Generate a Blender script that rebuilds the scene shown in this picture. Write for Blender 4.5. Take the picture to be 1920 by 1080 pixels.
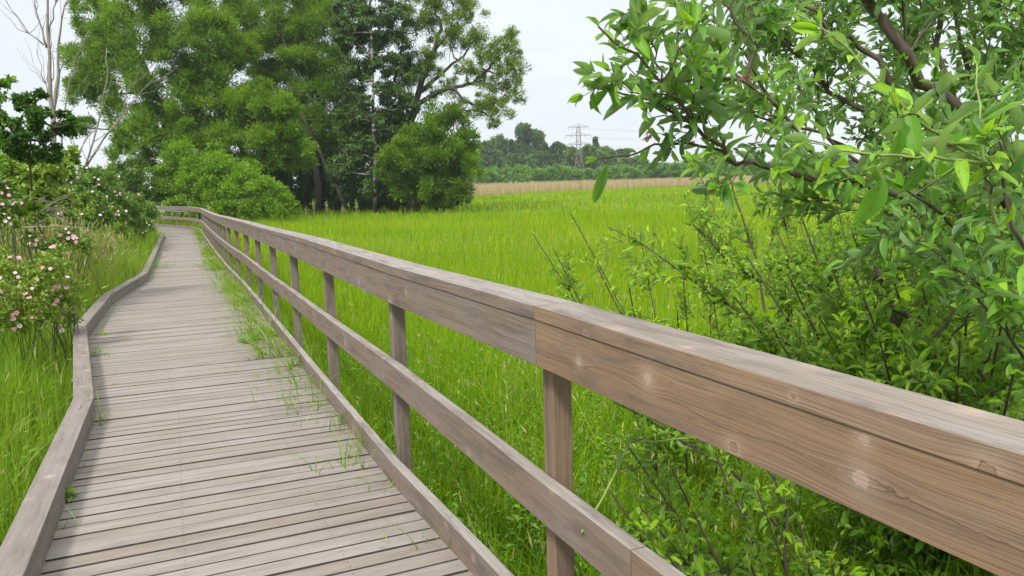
import bpy, math, random
import numpy as np
from mathutils import Vector
S = bpy.context.scene
for o in list(bpy.data.objects): bpy.data.objects.remove(o)
RNG = np.random.default_rng(7); random.seed(7)
rad = math.radians
# ------------------------------------------------------------------ camera
FPX = 1500.0; PITCH = rad(7.8); ROLL = rad(1.5); CAM = np.array([0, 0, 1.55])
Fv = np.array([0, math.cos(PITCH), -math.sin(PITCH)]); R0 = np.array([1., 0, 0]); U0 = np.cross(R0, Fv)
Rv = math.cos(ROLL) * R0 - math.sin(ROLL) * U0; Uv = math.sin(ROLL) * R0 + math.cos(ROLL) * U0
cd = bpy.data.cameras.new('camera'); cam = bpy.data.objects.new('camera', cd); S.collection.objects.link(cam)
cd.sensor_width = 36; cd.lens = 36 * FPX / 1920; cd.clip_start = 0.05; cd.clip_end = 3000
from mathutils import Matrix
M = Matrix(((Rv[0], Uv[0], -Fv[0]), (Rv[1], Uv[1], -Fv[1]), (Rv[2], Uv[2], -Fv[2]))).to_4x4(); M.translation = Vector(CAM)
cam.matrix_world = M; S.camera = cam
def at(x, y, Y):            # a sight line measured on the photograph, taken out to Y metres
    d = Fv + Rv * (x - 960) / FPX - Uv * (y - 540) / FPX
    return CAM + d / d[1] * Y
# ------------------------------------------------------------------ sky and sun
SUN_EL, SUN_AZ = rad(52), rad(205)
w = bpy.data.worlds.new('World'); S.world = w; w.use_nodes = True
nt = w.node_tree; nt.nodes.clear()
def N(t, kind, **kw):
    n = t.nodes.new(kind)
    for k, v in kw.items():
        if k.startswith('i_'):
            n.inputs[k[2:].replace('_', ' ')].default_value = v
        else: setattr(n, k, v)
    return n
out = N(nt, 'ShaderNodeOutputWorld'); bg = N(nt, 'ShaderNodeBackground'); bg.inputs[1].default_value = 0.1
sky = N(nt, 'ShaderNodeTexSky', sky_type='NISHITA', sun_disc=False, sun_elevation=SUN_EL, sun_rotation=SUN_AZ)
tc = N(nt, 'ShaderNodeTexCoord'); sep = N(nt, 'ShaderNodeSeparateXYZ'); nt.links.new(tc.outputs['Generated'], sep.inputs[0])
cr = N(nt, 'ShaderNodeValToRGB'); nt.links.new(sep.outputs['Z'], cr.inputs[0])
e = cr.color_ramp.elements; SKYS = 0.395
e[0].position = 0.0; e[0].color = (.83 * SKYS, .885 * SKYS, .955 * SKYS, 1)
e[1].position = 0.95; e[1].color = (2.3 * SKYS, 2.33 * SKYS, 2.38 * SKYS, 1)
m_ = cr.color_ramp.elements.new(0.33); m_.color = (.90 * SKYS, .93 * SKYS, .98 * SKYS, 1)
ns = N(nt, 'ShaderNodeTexNoise', i_Scale=2.2, i_Detail=6.0, i_Roughness=.55); mp = N(nt, 'ShaderNodeMapping')
mp.inputs['Scale'].default_value = (1, 1, 3.5); nt.links.new(tc.outputs['Generated'], mp.inputs[0]); nt.links.new(mp.outputs[0], ns.inputs['Vector'])
mr = N(nt, 'ShaderNodeMapRange'); mr.inputs['From Min'].default_value = .3; mr.inputs['From Max'].default_value = .7
mr.inputs['To Min'].default_value = 8.9; mr.inputs['To Max'].default_value = 10.4; nt.links.new(ns.outputs[0], mr.inputs[0])
vm = N(nt, 'ShaderNodeVectorMath', operation='SCALE'); nt.links.new(cr.outputs[0], vm.inputs[0]); nt.links.new(mr.outputs[0], vm.inputs['Scale'])
mx = N(nt, 'ShaderNodeMixRGB'); mx.inputs[0].default_value = .93
nt.links.new(sky.outputs[0], mx.inputs[1]); nt.links.new(vm.outputs[0], mx.inputs[2]); nt.links.new(mx.outputs[0], bg.inputs[0]); nt.links.new(bg.outputs[0], out.inputs[0])
sl = bpy.data.lights.new('sun', 'SUN'); sl.energy = 1.5; sl.angle = rad(10); sl.color = (1, .96, .9)
so = bpy.data.objects.new('sun', sl); S.collection.objects.link(so)
sd = Vector((math.sin(SUN_AZ) * math.cos(SUN_EL), math.cos(SUN_AZ) * math.cos(SUN_EL), math.sin(SUN_EL)))
so.rotation_euler = (-sd).to_track_quat('-Z', 'Y').to_euler()
S.view_settings.view_transform = 'Standard'; S.view_settings.look = 'None'; S.view_settings.gamma = 1
S.view_settings.exposure = 1.45
S.render.engine = 'CYCLES'
cy = S.cycles; cy.max_bounces = 6; cy.diffuse_bounces = 4; cy.glossy_bounces = 2; cy.transmission_bounces = 4; cy.volume_bounces = 0; cy.caustics_reflective = False; cy.caustics_refractive = False
# ------------------------------------------------------------------ object helpers
def link(o): S.collection.objects.link(o); return o
def tag(o, label=None, cat=None, group=None, kind=None):
    if label: o['label'] = label
    if cat: o['category'] = cat
    if group: o['group'] = group
    if kind: o['kind'] = kind
    return o
def empty(name, loc, label, cat, group=None):
    o = bpy.data.objects.new(name, None); o.location = [float(v) for v in loc]; o.empty_display_size = .2; link(o)
    return tag(o, label, cat, group)
class MB:
    def __init__(s): s.V = []; s.F = []; s.U = []; s.A = []; s.mi = []
    def add(s, V, F, UV=None, a=0.0, mi=0):      # UV: per corner list per face
        b = len(s.V); s.V += [tuple(map(float, v)) for v in V]
        for k, f in enumerate(F):
            s.F.append([b + i for i in f]); s.U.append(UV[k] if UV else [(0, 0)] * len(f)); s.A.append(a); s.mi.append(mi)
    def tube(s, pts, radii, n=6, a=0.5, caps=True, wob=0.0):
        P = [np.array(p, float) for p in pts]; L = len(P); b = len(s.V); up = None; acc = 0
        for i in range(L):
            t = P[min(i + 1, L - 1)] - P[max(i - 1, 0)]; t = t / (np.linalg.norm(t) + 1e-9)
            if up is None:
                up = np.array([0, 0, 1.]) if abs(t[2]) < .9 else np.array([1., 0, 0])
            x = np.cross(up, t); x /= (np.linalg.norm(x) + 1e-9); y = np.cross(t, x); up = y
            for k in range(n):
                q = 2 * math.pi * k / n; r = radii[i] * (1 + wob * math.sin(3 * q + i))
                s.V.append(tuple(P[i] + r * (math.cos(q) * x + math.sin(q) * y)))
        for i in range(L - 1):
            l = np.linalg.norm(P[i + 1] - P[i])
            for k in range(n):
                k2 = (k + 1) % n
                s.F.append([b + i * n + k, b + i * n + k2, b + (i + 1) * n + k2, b + (i + 1) * n + k])
                s.U.append([(acc, k / n * .3), (acc, (k + 1) / n * .3), (acc + l, (k + 1) / n * .3), (acc + l, k / n * .3)]); s.A.append(a); s.mi.append(0)
            acc += l
        if caps:
            s.F.append([b + (L - 1) * n + k for k in range(n)]); s.U.append([(0, 0)] * n); s.A.append(a); s.mi.append(0)
            s.F.append([b + k for k in reversed(range(n))]); s.U.append([(0, 0)] * n); s.A.append(a); s.mi.append(0)
    def box(s, c, sx, sy, sz, ax=(1, 0, 0), a=0.5, mi=0):
        ax = np.array(ax, float); ax /= np.linalg.norm(ax); ay = np.cross([0, 0, 1], ax); ay /= np.linalg.norm(ay); az = np.cross(ax, ay)
        V = [np.array(c) + ax * sx * i / 2 + ay * sy * j / 2 + az * sz * k / 2 for k in (-1, 1) for j in (-1, 1) for i in (-1, 1)]
        F = [(0, 2, 3, 1), (4, 5, 7, 6), (0, 1, 5, 4), (2, 6, 7, 3), (0, 4, 6, 2), (1, 3, 7, 5)]
        s.add(V, F, None, a, mi)
    def build(s, name, mats, parent=None, smooth=False):
        me = bpy.data.meshes.new(name); me.from_pydata(s.V, [], s.F); 
        uv = me.uv_layers.new(name='UVMap'); flat = [c for f in s.U for p in f for c in p]
        uv.data.foreach_set('uv', flat)
        at_ = me.attributes.new('v', 'FLOAT', 'FACE'); at_.data.foreach_set('value', s.A)
        if not isinstance(mats, (list, tuple)): mats = [mats]
        for m in mats: me.materials.append(m)
        me.polygons.foreach_set('material_index', s.mi)
        if smooth: me.polygons.foreach_set('use_smooth', [True] * len(s.F))
        me.update(); o = bpy.data.objects.new(name, me); link(o)
        if parent: setpar(o, parent)
        return o
def setpar(o, p):
    o.parent = p; o.matrix_parent_inverse = Matrix.Translation(-p.location) if p.parent is None else (Matrix.Translation(-p.parent.location) if p.type == 'MESH' else Matrix())
def npmesh(name, V, F, vals, mat, parent=None, smooth=False, uv=None):
    """V (n,3); F list of (m,k) arrays with the same k; vals per face"""
    me = bpy.data.meshes.new(name); n = len(V); k = F.shape[1]; m = len(F)
    me.vertices.add(n); me.vertices.foreach_set('co', V.astype(np.float32).ravel())
    me.loops.add(m * k); me.loops.foreach_set('vertex_index', F.astype(np.int32).ravel())
    me.polygons.add(m); me.polygons.foreach_set('loop_start', np.arange(0, m * k, k, dtype=np.int32))
    me.update(calc_edges=True)
    a = me.attributes.new('v', 'FLOAT', 'FACE'); a.data.foreach_set('value', vals.astype(np.float32))
    if uv is not None:
        u = me.uv_layers.new(name='UVMap'); u.data.foreach_set('uv', uv.astype(np.float32).ravel())
    me.materials.append(mat)
    if smooth: me.polygons.foreach_set('use_smooth', np.ones(m, bool))
    o = bpy.data.objects.new(name, me); link(o)
    if parent: setpar(o, parent)
    return o
def unit(a): return a / (np.linalg.norm(a, axis=-1, keepdims=True) + 1e-9)
# leaf templates: x across, y along, z up; quads
def grid_leaf(ny, prof, fold=.18, curl=.25, wave=0.0):
    V = []; F = []; U = []
    for j in range(ny + 1):
        t = j / ny; hw = prof(t)
        for i in (-1, 0, 1):
            V.append((i * hw * .5, t, abs(i) * hw * fold - curl * t * t + (wave * math.sin(t * 9 + i) if i else 0)))
    for j in range(ny):
        for i in range(2):
            a = j * 3 + i; F.append((a, a + 1, a + 4, a + 3)); U.append(((i / 2, j / ny), ((i + 1) / 2, j / ny), ((i + 1) / 2, (j + 1) / ny), (i / 2, (j + 1) / ny)))
    return np.array(V), np.array(F), np.array(U)
T_QUAD = (np.array([(0, 0, 0), (.5, .45, .05), (0, 1, -.1), (-.5, .45, .05)]), np.array([(0, 1, 2, 3)]), np.array([((.5, 0), (1, .5), (.5, 1), (0, .5))]))
T_FOLD = (np.array([(0, 0, 0), (.5, .3, .1), (.45, .7, .02), (0, 1, -.25), (0, .5, 0), (-.5, .3, .1), (-.45, .7, .02)]), np.array([(0, 1, 2, 4), (4, 2, 3, 6), (0, 4, 6, 5)]), np.zeros((3, 4, 2)))
sal = lambda t: (math.sin(math.pi * min(1, t * .93 + .03) ** .85) ** .75) if t < .999 else 0.02
T_SALLOW = grid_leaf(6, sal, .16, .5, .03)
T_SALLOW2 = grid_leaf(4, sal, .25, -.1, .04)
def leaves(P, D, Nn, L, W, val, T):
    """vectorised leaves at P along D with normals Nn"""
    TV, TF, TU = T; n = len(P); D = unit(D); X = unit(np.cross(D, Nn)); Z = np.cross(X, D)
    V = P[:, None, :] + X[:, None, :] * (TV[None, :, 0:1] * W[:, None, None]) + D[:, None, :] * (TV[None, :, 1:2] * L[:, None, None]) + Z[:, None, :] * (TV[None, :, 2:3] * L[:, None, None])
    F = (TF[None] + (np.arange(n) * len(TV))[:, None, None]).reshape(-1, TF.shape[1])
    U = np.broadcast_to(TU[None], (n,) + TU.shape).reshape(-1, 2)
    return V.reshape(-1, 3), F, np.repeat(val, len(TF)), U
def leafobj(name, sets, mat, parent=None, smooth=False):
    Vs, Fs, As, Us = [], [], [], []; b = 0
    for V, F, A, U in sets:
        Vs.append(V); Fs.append(F + b); As.append(A); Us.append(U); b += len(V)
    return npmesh(name, np.concatenate(Vs), np.concatenate(Fs), np.concatenate(As), mat, parent, smooth, np.concatenate(Us))
def blades(P, H, W, lean, az, val, seg=3, face=None):
    """grass blades: P base, H height, W width, lean amount, az direction of bending"""
    n = len(P); t = np.linspace(0, 1, seg + 1); dx = np.stack([np.cos(az), np.sin(az), np.zeros(n)], 1)
    fa = (az + np.pi / 2 + RNG.normal(0, .7, n)) if face is None else face; sx = np.stack([np.cos(fa), np.sin(fa), np.zeros(n)], 1)
    out = np.zeros((n, seg + 1, 2, 3))
    for j, tj in enumerate(t):
        c = P + dx * (lean * H * tj ** 2)[:, None]; c[:, 2] += H * (tj - .35 * lean * tj ** 2)
        ww = W * (1 - tj ** 1.6) * .5 + W * .02; out[:, j, 0] = c - sx * ww[:, None]; out[:, j, 1] = c + sx * ww[:, None]
    b = (np.arange(n) * (seg + 1) * 2)[:, None]; F = np.concatenate([np.stack([b[:, 0] + 2 * j, b[:, 0] + 2 * j + 1, b[:, 0] + 2 * j + 3, b[:, 0] + 2 * j + 2], 1)[:, None] for j in range(seg)], 1).reshape(-1, 4)
    return out.reshape(-1, 3), F, np.repeat(val, seg), np.zeros((n * seg * 4, 2))
# ------------------------------------------------------------------ materials
def newmat(name):
    m = bpy.data.materials.new(name); m.use_nodes = True; t = m.node_tree; t.nodes.clear(); return m, t, N(t, 'ShaderNodeOutputMaterial')
def ramp(t, fac, stops):
    r = N(t, 'ShaderNodeValToRGB'); el = r.color_ramp.elements
    el[0].position = stops[0][0]; el[0].color = (*stops[0][1], 1); el[1].position = stops[-1][0]; el[1].color = (*stops[-1][1], 1)
    for p, c in stops[1:-1]: x = el.new(p); x.color = (*c, 1)
    t.links.new(fac, r.inputs[0]); return r.outputs[0]
def math_(t, op, a, b=None, clamp=False):
    m = N(t, 'ShaderNodeMath', operation=op); m.use_clamp = clamp
    for i, v in enumerate((a, b)):
        if v is None: continue
        if isinstance(v, (int, float)): m.inputs[i].default_value = v
        else: t.links.new(v, m.inputs[i])
    return m.outputs[0]
def mixc(t, fac, a, b, mode='MIX'):
    m = N(t, 'ShaderNodeMixRGB', blend_type=mode)
    for i, v in ((0, fac), (1, a), (2, b)):
        if isinstance(v, (int, float)): m.inputs[i].default_value = v
        elif isinstance(v, tuple): m.inputs[i].default_value = (*v, 1)
        else: t.links.new(v, m.inputs[i])
    return m.outputs[0]
def leafmat(name, stops, trans=.35, rough=.5, patch=0.0, pscale=.3, under=None, veins=False, spec=.35):
    m, t, o = newmat(name)
    a = N(t, 'ShaderNodeAttribute', attribute_name='v'); f = a.outputs['Fac']
    if patch:
        g = N(t, 'ShaderNodeNewGeometry'); n = N(t, 'ShaderNodeTexNoise', i_Scale=pscale, i_Detail=3.0); t.links.new(g.outputs['Position'], n.inputs['Vector'])
        p = math_(t, 'MULTIPLY', math_(t, 'SUBTRACT', n.outputs[0], .5), patch * 2); f = math_(t, 'ADD', f, p, True)
    c = ramp(t, f, stops)
    if veins:
        uv = N(t, 'ShaderNodeUVMap'); s = N(t, 'ShaderNodeSeparateXYZ'); t.links.new(uv.outputs[0], s.inputs[0])
        d = math_(t, 'ABSOLUTE', math_(t, 'SUBTRACT', s.outputs[0], .5)); mid = math_(t, 'LESS_THAN', d, .035)
        ww = math_(t, 'SINE', math_(t, 'MULTIPLY', math_(t, 'SUBTRACT', s.outputs[1], math_(t, 'MULTIPLY', d, .5)), 70.0)); vv = math_(t, 'GREATER_THAN', ww, .88)
        c = mixc(t, math_(t, 'MULTIPLY', math_(t, 'MAXIMUM', mid, math_(t, 'MULTIPLY', vv, .45)), .4), c, (.32, .42, .12))
        g3 = N(t, 'ShaderNodeNewGeometry'); nz = N(t, 'ShaderNodeTexNoise', i_Scale=60.0, i_Detail=3.0); t.links.new(g3.outputs['Position'], nz.inputs['Vector'])
        c = mixc(t, math_(t, 'MULTIPLY', math_(t, 'GREATER_THAN', nz.outputs[0], .64), .5), c, (.16, .11, .03))
    if under:
        g2 = N(t, 'ShaderNodeNewGeometry'); c = mixc(t, math_(t, 'MULTIPLY', g2.outputs['Backfacing'], .75), c, under)
    p = N(t, 'ShaderNodeBsdfPrincipled', i_Roughness=rough); p.inputs['Specular IOR Level'].default_value = spec; t.links.new(c, p.inputs['Base Color'])
    tr = N(t, 'ShaderNodeBsdfTranslucent'); t.links.new(mixc(t, .6, c, mixc(t, 1.0, c, (1.7, 1.5, .5), 'MULTIPLY')), tr.inputs[0])
    mxs = N(t, 'ShaderNodeMixShader'); mxs.inputs[0].default_value = trans
    t.links.new(p.outputs[0], mxs.inputs[1]); t.links.new(tr.outputs[0], mxs.inputs[2]); t.links.new(mxs.outputs[0], o.inputs[0])
    return m
def barkmat(name, c1, c2, scale=8, stretch=.25, bands=None):
    m, t, o = newmat(name); g = N(t, 'ShaderNodeNewGeometry'); mp = N(t, 'ShaderNodeMapping'); mp.inputs['Scale'].default_value = (1, 1, stretch)
    t.links.new(g.outputs['Position'], mp.inputs[0]); n = N(t, 'ShaderNodeTexNoise', i_Scale=float(scale), i_Detail=8.0, i_Roughness=.65); t.links.new(mp.outputs[0], n.inputs['Vector'])
    c = ramp(t, n.outputs[0], [(.3, c1), (.7, c2)])
    if bands:
        mp2 = N(t, 'ShaderNodeMapping'); mp2.inputs['Scale'].default_value = (.6, .6, 3.0); t.links.new(g.outputs['Position'], mp2.inputs[0])
        n2 = N(t, 'ShaderNodeTexNoise', i_Scale=1.6, i_Detail=5.0); t.links.new(mp2.outputs[0], n2.inputs['Vector'])
        c = mixc(t, ramp(t, n2.outputs[0], [(.42, (0, 0, 0)), (.52, (1, 1, 1))]), c, bands)
    p = N(t, 'ShaderNodeBsdfPrincipled', i_Roughness=.85); t.links.new(c, p.inputs['Base Color'])
    b = N(t, 'ShaderNodeBump', i_Strength=.5, i_Distance=.01); t.links.new(n.outputs[0], b.inputs['Height']); t.links.new(b.outputs[0], p.inputs['Normal'])
    t.links.new(p.outputs[0], o.inputs[0]); return m
def woodmat(name, brown, grey, greyness=.5, knots=True, dark=(.10, .08, .07), stain=(.13, .135, .08), moss=0.0, con=1.0, klist=None, crack=None):
    m, t, o = newmat(name); uv = N(t, 'ShaderNodeUVMap'); at_ = N(t, 'ShaderNodeAttribute', attribute_name='v')
    s = N(t, 'ShaderNodeSeparateXYZ'); t.links.new(uv.outputs[0], s.inputs[0]); u, v = s.outputs[0], s.outputs[1]
    # knots: sparse points on the board
    kc = N(t, 'ShaderNodeCombineXYZ'); t.links.new(math_(t, 'MULTIPLY', u, 3.0), kc.inputs[0]); t.links.new(math_(t, 'MULTIPLY', v, 8.0), kc.inputs[1])
    vo = N(t, 'ShaderNodeTexVoronoi', voronoi_dimensions='2D', i_Scale=1.0, i_Randomness=.9); t.links.new(kc.outputs[0], vo.inputs['Vector'])
    dv = N(t, 'ShaderNodeVectorMath', operation='SUBTRACT'); t.links.new(kc.outputs[0], dv.inputs[0]); t.links.new(vo.outputs['Position'], dv.inputs[1])
    ds = N(t, 'ShaderNodeSeparateXYZ'); t.links.new(dv.outputs[0], ds.inputs[0])
    du, dw = math_(t, 'DIVIDE', ds.outputs[0], 3.0), math_(t, 'DIVIDE', ds.outputs[1], 8.0)
    sel = N(t, 'ShaderNodeSeparateColor'); t.links.new(vo.outputs['Color'], sel.inputs[0]); keep = math_(t, 'GREATER_THAN', sel.outputs[0], .55)
    ksz = math_(t, 'ADD', math_(t, 'MULTIPLY', math_(t, 'POWER', sel.outputs[1], 1.3), .009), .006)
    r2 = math_(t, 'SQRT', math_(t, 'ADD', math_(t, 'POWER', math_(t, 'MULTIPLY', du, .85), 2.0), math_(t, 'POWER', dw, 2.0)))
    rr = math_(t, 'DIVIDE', r2, ksz)                      # 1 at knot rim
    infl = math_(t, 'MULTIPLY', keep, math_(t, 'EXPONENT', math_(t, 'MULTIPLY', math_(t, 'ADD', math_(t, 'POWER', math_(t, 'DIVIDE', du, .07), 2.0), math_(t, 'POWER', math_(t, 'DIVIDE', dw, .035), 2.0)), -1.0)))
    if klist:          # knots of one particular board, at their own places on it
        rr = infl = push = sz_ = None; kn = N(t, 'ShaderNodeTexNoise', noise_dimensions='2D', i_Scale=95.0, i_Detail=3.0); t.links.new(uv.outputs[0], kn.inputs['Vector']); kno = math_(t, 'MULTIPLY', math_(t, 'SUBTRACT', kn.outputs[0], .5), .9)
        for ku, kv, ks, kp in klist:
            a_, b_ = math_(t, 'SUBTRACT', u, ku), math_(t, 'SUBTRACT', v, kv)
            q = math_(t, 'DIVIDE', math_(t, 'SQRT', math_(t, 'ADD', math_(t, 'POWER', math_(t, 'MULTIPLY', a_, .9), 2.0), math_(t, 'POWER', b_, 2.0))), ks)
            q = math_(t, 'ADD', q, kno)
            g_ = math_(t, 'EXPONENT', math_(t, 'MULTIPLY', math_(t, 'ADD', math_(t, 'POWER', math_(t, 'DIVIDE', a_, ks * 5), 2.0), math_(t, 'POWER', math_(t, 'DIVIDE', b_, ks * 2.6), 2.0)), -1.0))
            pu = math_(t, 'MULTIPLY', math_(t, 'MULTIPLY', g_, math_(t, 'DIVIDE', b_, math_(t, 'ADD', math_(t, 'ABSOLUTE', b_), .004))), ks * .9)
            kpn = math_(t, 'MULTIPLY', math_(t, 'LESS_THAN', q, 1.4), 1 - kp)
            rr = q if rr is None else math_(t, 'MINIMUM', rr, q); push = pu if push is None else math_(t, 'ADD', push, pu); sz_ = kpn if sz_ is None else math_(t, 'ADD', sz_, kpn)
        keep = math_(t, 'ADD', 1.0, 0.0)
    # grain coordinate bends round the knots
    wob = N(t, 'ShaderNodeTexNoise', noise_dimensions='2D', i_Scale=1.0, i_Detail=2.0); wc = N(t, 'ShaderNodeCombineXYZ'); t.links.new(math_(t, 'MULTIPLY', u, 1.3), wc.inputs[0]); t.links.new(math_(t, 'MULTIPLY', v, 3.0), wc.inputs[1]); t.links.new(wc.outputs[0], wob.inputs['Vector'])
    vv = math_(t, 'ADD', v, math_(t, 'MULTIPLY', math_(t, 'SUBTRACT', wob.outputs[0], .5), .035))
    if klist: vv = math_(t, 'SUBTRACT', vv, push)
    else: vv = math_(t, 'SUBTRACT', vv, math_(t, 'MULTIPLY', math_(t, 'MULTIPLY', infl, math_(t, 'SIGN', dw)), .016))
    gc = N(t, 'ShaderNodeCombineXYZ'); t.links.new(math_(t, 'MULTIPLY', u, 1.6), gc.inputs[0]); t.links.new(math_(t, 'MULTIPLY', vv, 260.0), gc.inputs[1])
    gn = N(t, 'ShaderNodeTexNoise', noise_dimensions='2D', i_Scale=1.0, i_Detail=3.0, i_Roughness=.6); t.links.new(gc.outputs[0], gn.inputs['Vector'])
    gc2 = N(t, 'ShaderNodeCombineXYZ'); t.links.new(math_(t, 'MULTIPLY', u, .8), gc2.inputs[0]); t.links.new(math_(t, 'MULTIPLY', vv, 28.0), gc2.inputs[1])
    gn2 = N(t, 'ShaderNodeTexNoise', noise_dimensions='2D', i_Scale=1.0, i_Detail=4.0, i_Roughness=.65); t.links.new(gc2.outputs[0], gn2.inputs['Vector'])
    # weathering
    wn = N(t, 'ShaderNodeTexNoise', noise_dimensions='2D', i_Scale=1.0, i_Detail=4.0); w2 = N(t, 'ShaderNodeCombineXYZ'); t.links.new(math_(t, 'MULTIPLY', u, 2.2), w2.inputs[0]); t.links.new(math_(t, 'MULTIPLY', v, 9.0), w2.inputs[1]); t.links.new(w2.outputs[0], wn.inputs['Vector'])
    gfac = math_(t, 'ADD', math_(t, 'MULTIPLY', math_(t, 'SUBTRACT', wn.outputs[0], .5), 1.6), at_.outputs['Fac'], True)
    c = mixc(t, gfac, brown, grey)
    c = mixc(t, con, c, ramp(t, gn2.outputs[0], [(.28, (.86, .84, .82)), (.5, (1, 1, 1)), (.72, (1.06, 1.05, 1.05))]), 'MULTIPLY')
    c = mixc(t, .8 * con, c, ramp(t, gn.outputs[0], [(.3, (.58, .53, .5)), (.5, (1, 1, 1)), (.7, (1.15, 1.15, 1.15))]), 'MULTIPLY')
    # dark rain stains and greenish film in blotches
    sn = N(t, 'ShaderNodeTexNoise', noise_dimensions='2D', i_Scale=1.0, i_Detail=6.0, i_Roughness=.7); s2 = N(t, 'ShaderNodeCombineXYZ'); t.links.new(math_(t, 'ADD', math_(t, 'MULTIPLY', u, 2.6), 31.0), s2.inputs[0]); t.links.new(math_(t, 'MULTIPLY', vv, 17.0), s2.inputs[1]); t.links.new(s2.outputs[0], sn.inputs['Vector'])
    c = mixc(t, math_(t, 'MULTIPLY', ramp(t, sn.outputs[0], [(.48, (0, 0, 0)), (.70, (1, 1, 1))]), .72 * con), c, dark)
    if moss:
        mn = N(t, 'ShaderNodeTexNoise', i_Scale=3.0, i_Detail=6.0, i_Roughness=.7); gg = N(t, 'ShaderNodeNewGeometry'); t.links.new(gg.outputs['Position'], mn.inputs['Vector'])
        c = mixc(t, math_(t, 'MULTIPLY', ramp(t, mn.outputs[0], [(.5, (0, 0, 0)), (.7, (1, 1, 1))]), moss), c, stain)
    # thin drying cracks along the grain
    cc = N(t, 'ShaderNodeCombineXYZ'); t.links.new(math_(t, 'MULTIPLY', u, 1.1), cc.inputs[0]); t.links.new(math_(t, 'MULTIPLY', vv, 45.0), cc.inputs[1])
    cn = N(t, 'ShaderNodeTexNoise', noise_dimensions='2D', i_Scale=1.0, i_Detail=2.0); t.links.new(cc.outputs[0], cn.inputs['Vector'])
    crk = math_(t, 'LESS_THAN', math_(t, 'ABSOLUTE', math_(t, 'SUBTRACT', cn.outputs[0], .40)), .006)
    c = mixc(t, math_(t, 'MULTIPLY', crk, .55 * con), c, dark)
    hgt = math_(t, 'SUBTRACT', gn.outputs[0], crk)
    if crack:         # the long ragged shake that follows the grain of this board
        rc = N(t, 'ShaderNodeTexNoise', noise_dimensions='1D', i_Scale=55.0, i_Detail=4.0); t.links.new(u, rc.inputs['W']); rc2 = N(t, 'ShaderNodeTexNoise', noise_dimensions='1D', i_Scale=2.2, i_Detail=1.0); t.links.new(u, rc2.inputs['W'])
        pos = math_(t, 'ADD', math_(t, 'ADD', vv, math_(t, 'MULTIPLY', math_(t, 'SUBTRACT', rc.outputs[0], .5), .006)), math_(t, 'MULTIPLY', math_(t, 'SUBTRACT', rc2.outputs[0], .5), .05))
        dd_ = math_(t, 'SUBTRACT', pos, crack); ln = math_(t, 'LESS_THAN', math_(t, 'ABSOLUTE', dd_), .0011)
        c = mixc(t, math_(t, 'MULTIPLY', math_(t, 'MULTIPLY', ln, math_(t, 'GREATER_THAN', gn2.outputs[0], .42)), .75), c, (.09, .05, .035))
        late = math_(t, 'MULTIPLY', math_(t, 'GREATER_THAN', dd_, 0.0), math_(t, 'GREATER_THAN', math_(t, 'SINE', math_(t, 'MULTIPLY', vv, 1500.0)), .2))
        c = mixc(t, math_(t, 'MULTIPLY', late, .28), c, (.11, .065, .04)); hgt = math_(t, 'SUBTRACT', hgt, ln)
    if knots:
        core = math_(t, 'MULTIPLY', keep, math_(t, 'LESS_THAN', rr, 1.0))
        rim = math_(t, 'MULTIPLY', keep, math_(t, 'MULTIPLY', math_(t, 'GREATER_THAN', rr, .88), math_(t, 'LESS_THAN', rr, 1.06)))
        halo = math_(t, 'MULTIPLY', keep, math_(t, 'EXPONENT', math_(t, 'MULTIPLY', math_(t, 'POWER', math_(t, 'DIVIDE', rr, 2.3), 2.0), -1.0)))
        kcol = mixc(t, sz_ if klist else sel.outputs[2], (.37, .265, .215), (.22, .13, .085))
        kcol = mixc(t, math_(t, 'MULTIPLY', math_(t, 'SINE', math_(t, 'MULTIPLY', rr, 14.0)), .12), kcol, (.12, .05, .03))
        c = mixc(t, math_(t, 'MULTIPLY', halo, .42 if klist else .4), c, (.42, .32, .25))
        c = mixc(t, math_(t, 'MULTIPLY', core, .85 if klist else .6), c, kcol); c = mixc(t, math_(t, 'MULTIPLY', rim, math_(t, 'MULTIPLY', sz_ if klist else sel.outputs[2], .9 if klist else .6)), c, (.12, .07, .045))
    p = N(t, 'ShaderNodeBsdfPrincipled', i_Roughness=.78); p.inputs['Specular IOR Level'].default_value = .25; t.links.new(c, p.inputs['Base Color'])
    b = N(t, 'ShaderNodeBump', i_Strength=.35, i_Distance=.003); t.links.new(hgt, b.inputs['Height']); t.links.new(b.outputs[0], p.inputs['Normal'])
    t.links.new(p.outputs[0], o.inputs[0]); return m
def plain(name, c, rough=.6, metal=0.0):
    m, t, o = newmat(name); p = N(t, 'ShaderNodeBsdfPrincipled', i_Roughness=rough, i_Metallic=metal)
    n = N(t, 'ShaderNodeTexNoise', i_Scale=30.0, i_Detail=4.0); g = N(t, 'ShaderNodeNewGeometry'); t.links.new(g.outputs['Position'], n.inputs['Vector'])
    t.links.new(ramp(t, n.outputs[0], [(.3, tuple(x * .75 for x in c)), (.7, tuple(min(1, x * 1.15) for x in c))]), p.inputs['Base Color']); t.links.new(p.outputs[0], o.inputs[0]); return m
BROWN = (.215, .148, .098); GREY = (.195, .163, .143)
M_RAIL = woodmat('weathered_rail_wood', BROWN, GREY, moss=.12)
M_NEARRAIL = woodmat('near_rail_face_wood', (.245, .158, .098), (.205, .152, .115), moss=.12, con=.85, klist=[(6.357, .318, .009, .9), (6.011, .289, .015, 1), (5.691, .366, .010, .1), (5.358, .252, .010, .9), (5.362, .322, .0155, 1), (5.0, .27, .012, .3)], crack=.325)
M_NEARTOP = woodmat('near_rail_edge_wood', (.25, .165, .108), (.215, .165, .132), moss=.1, con=.85, klist=[(6.309, .372, .006, 0), (5.520, .361, .005, 0), (5.135, .379, .013, .1), (5.27, .25, .008, .8), (5.62, .21, .009, .6), (4.9, .22, .01, .5)])
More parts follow.
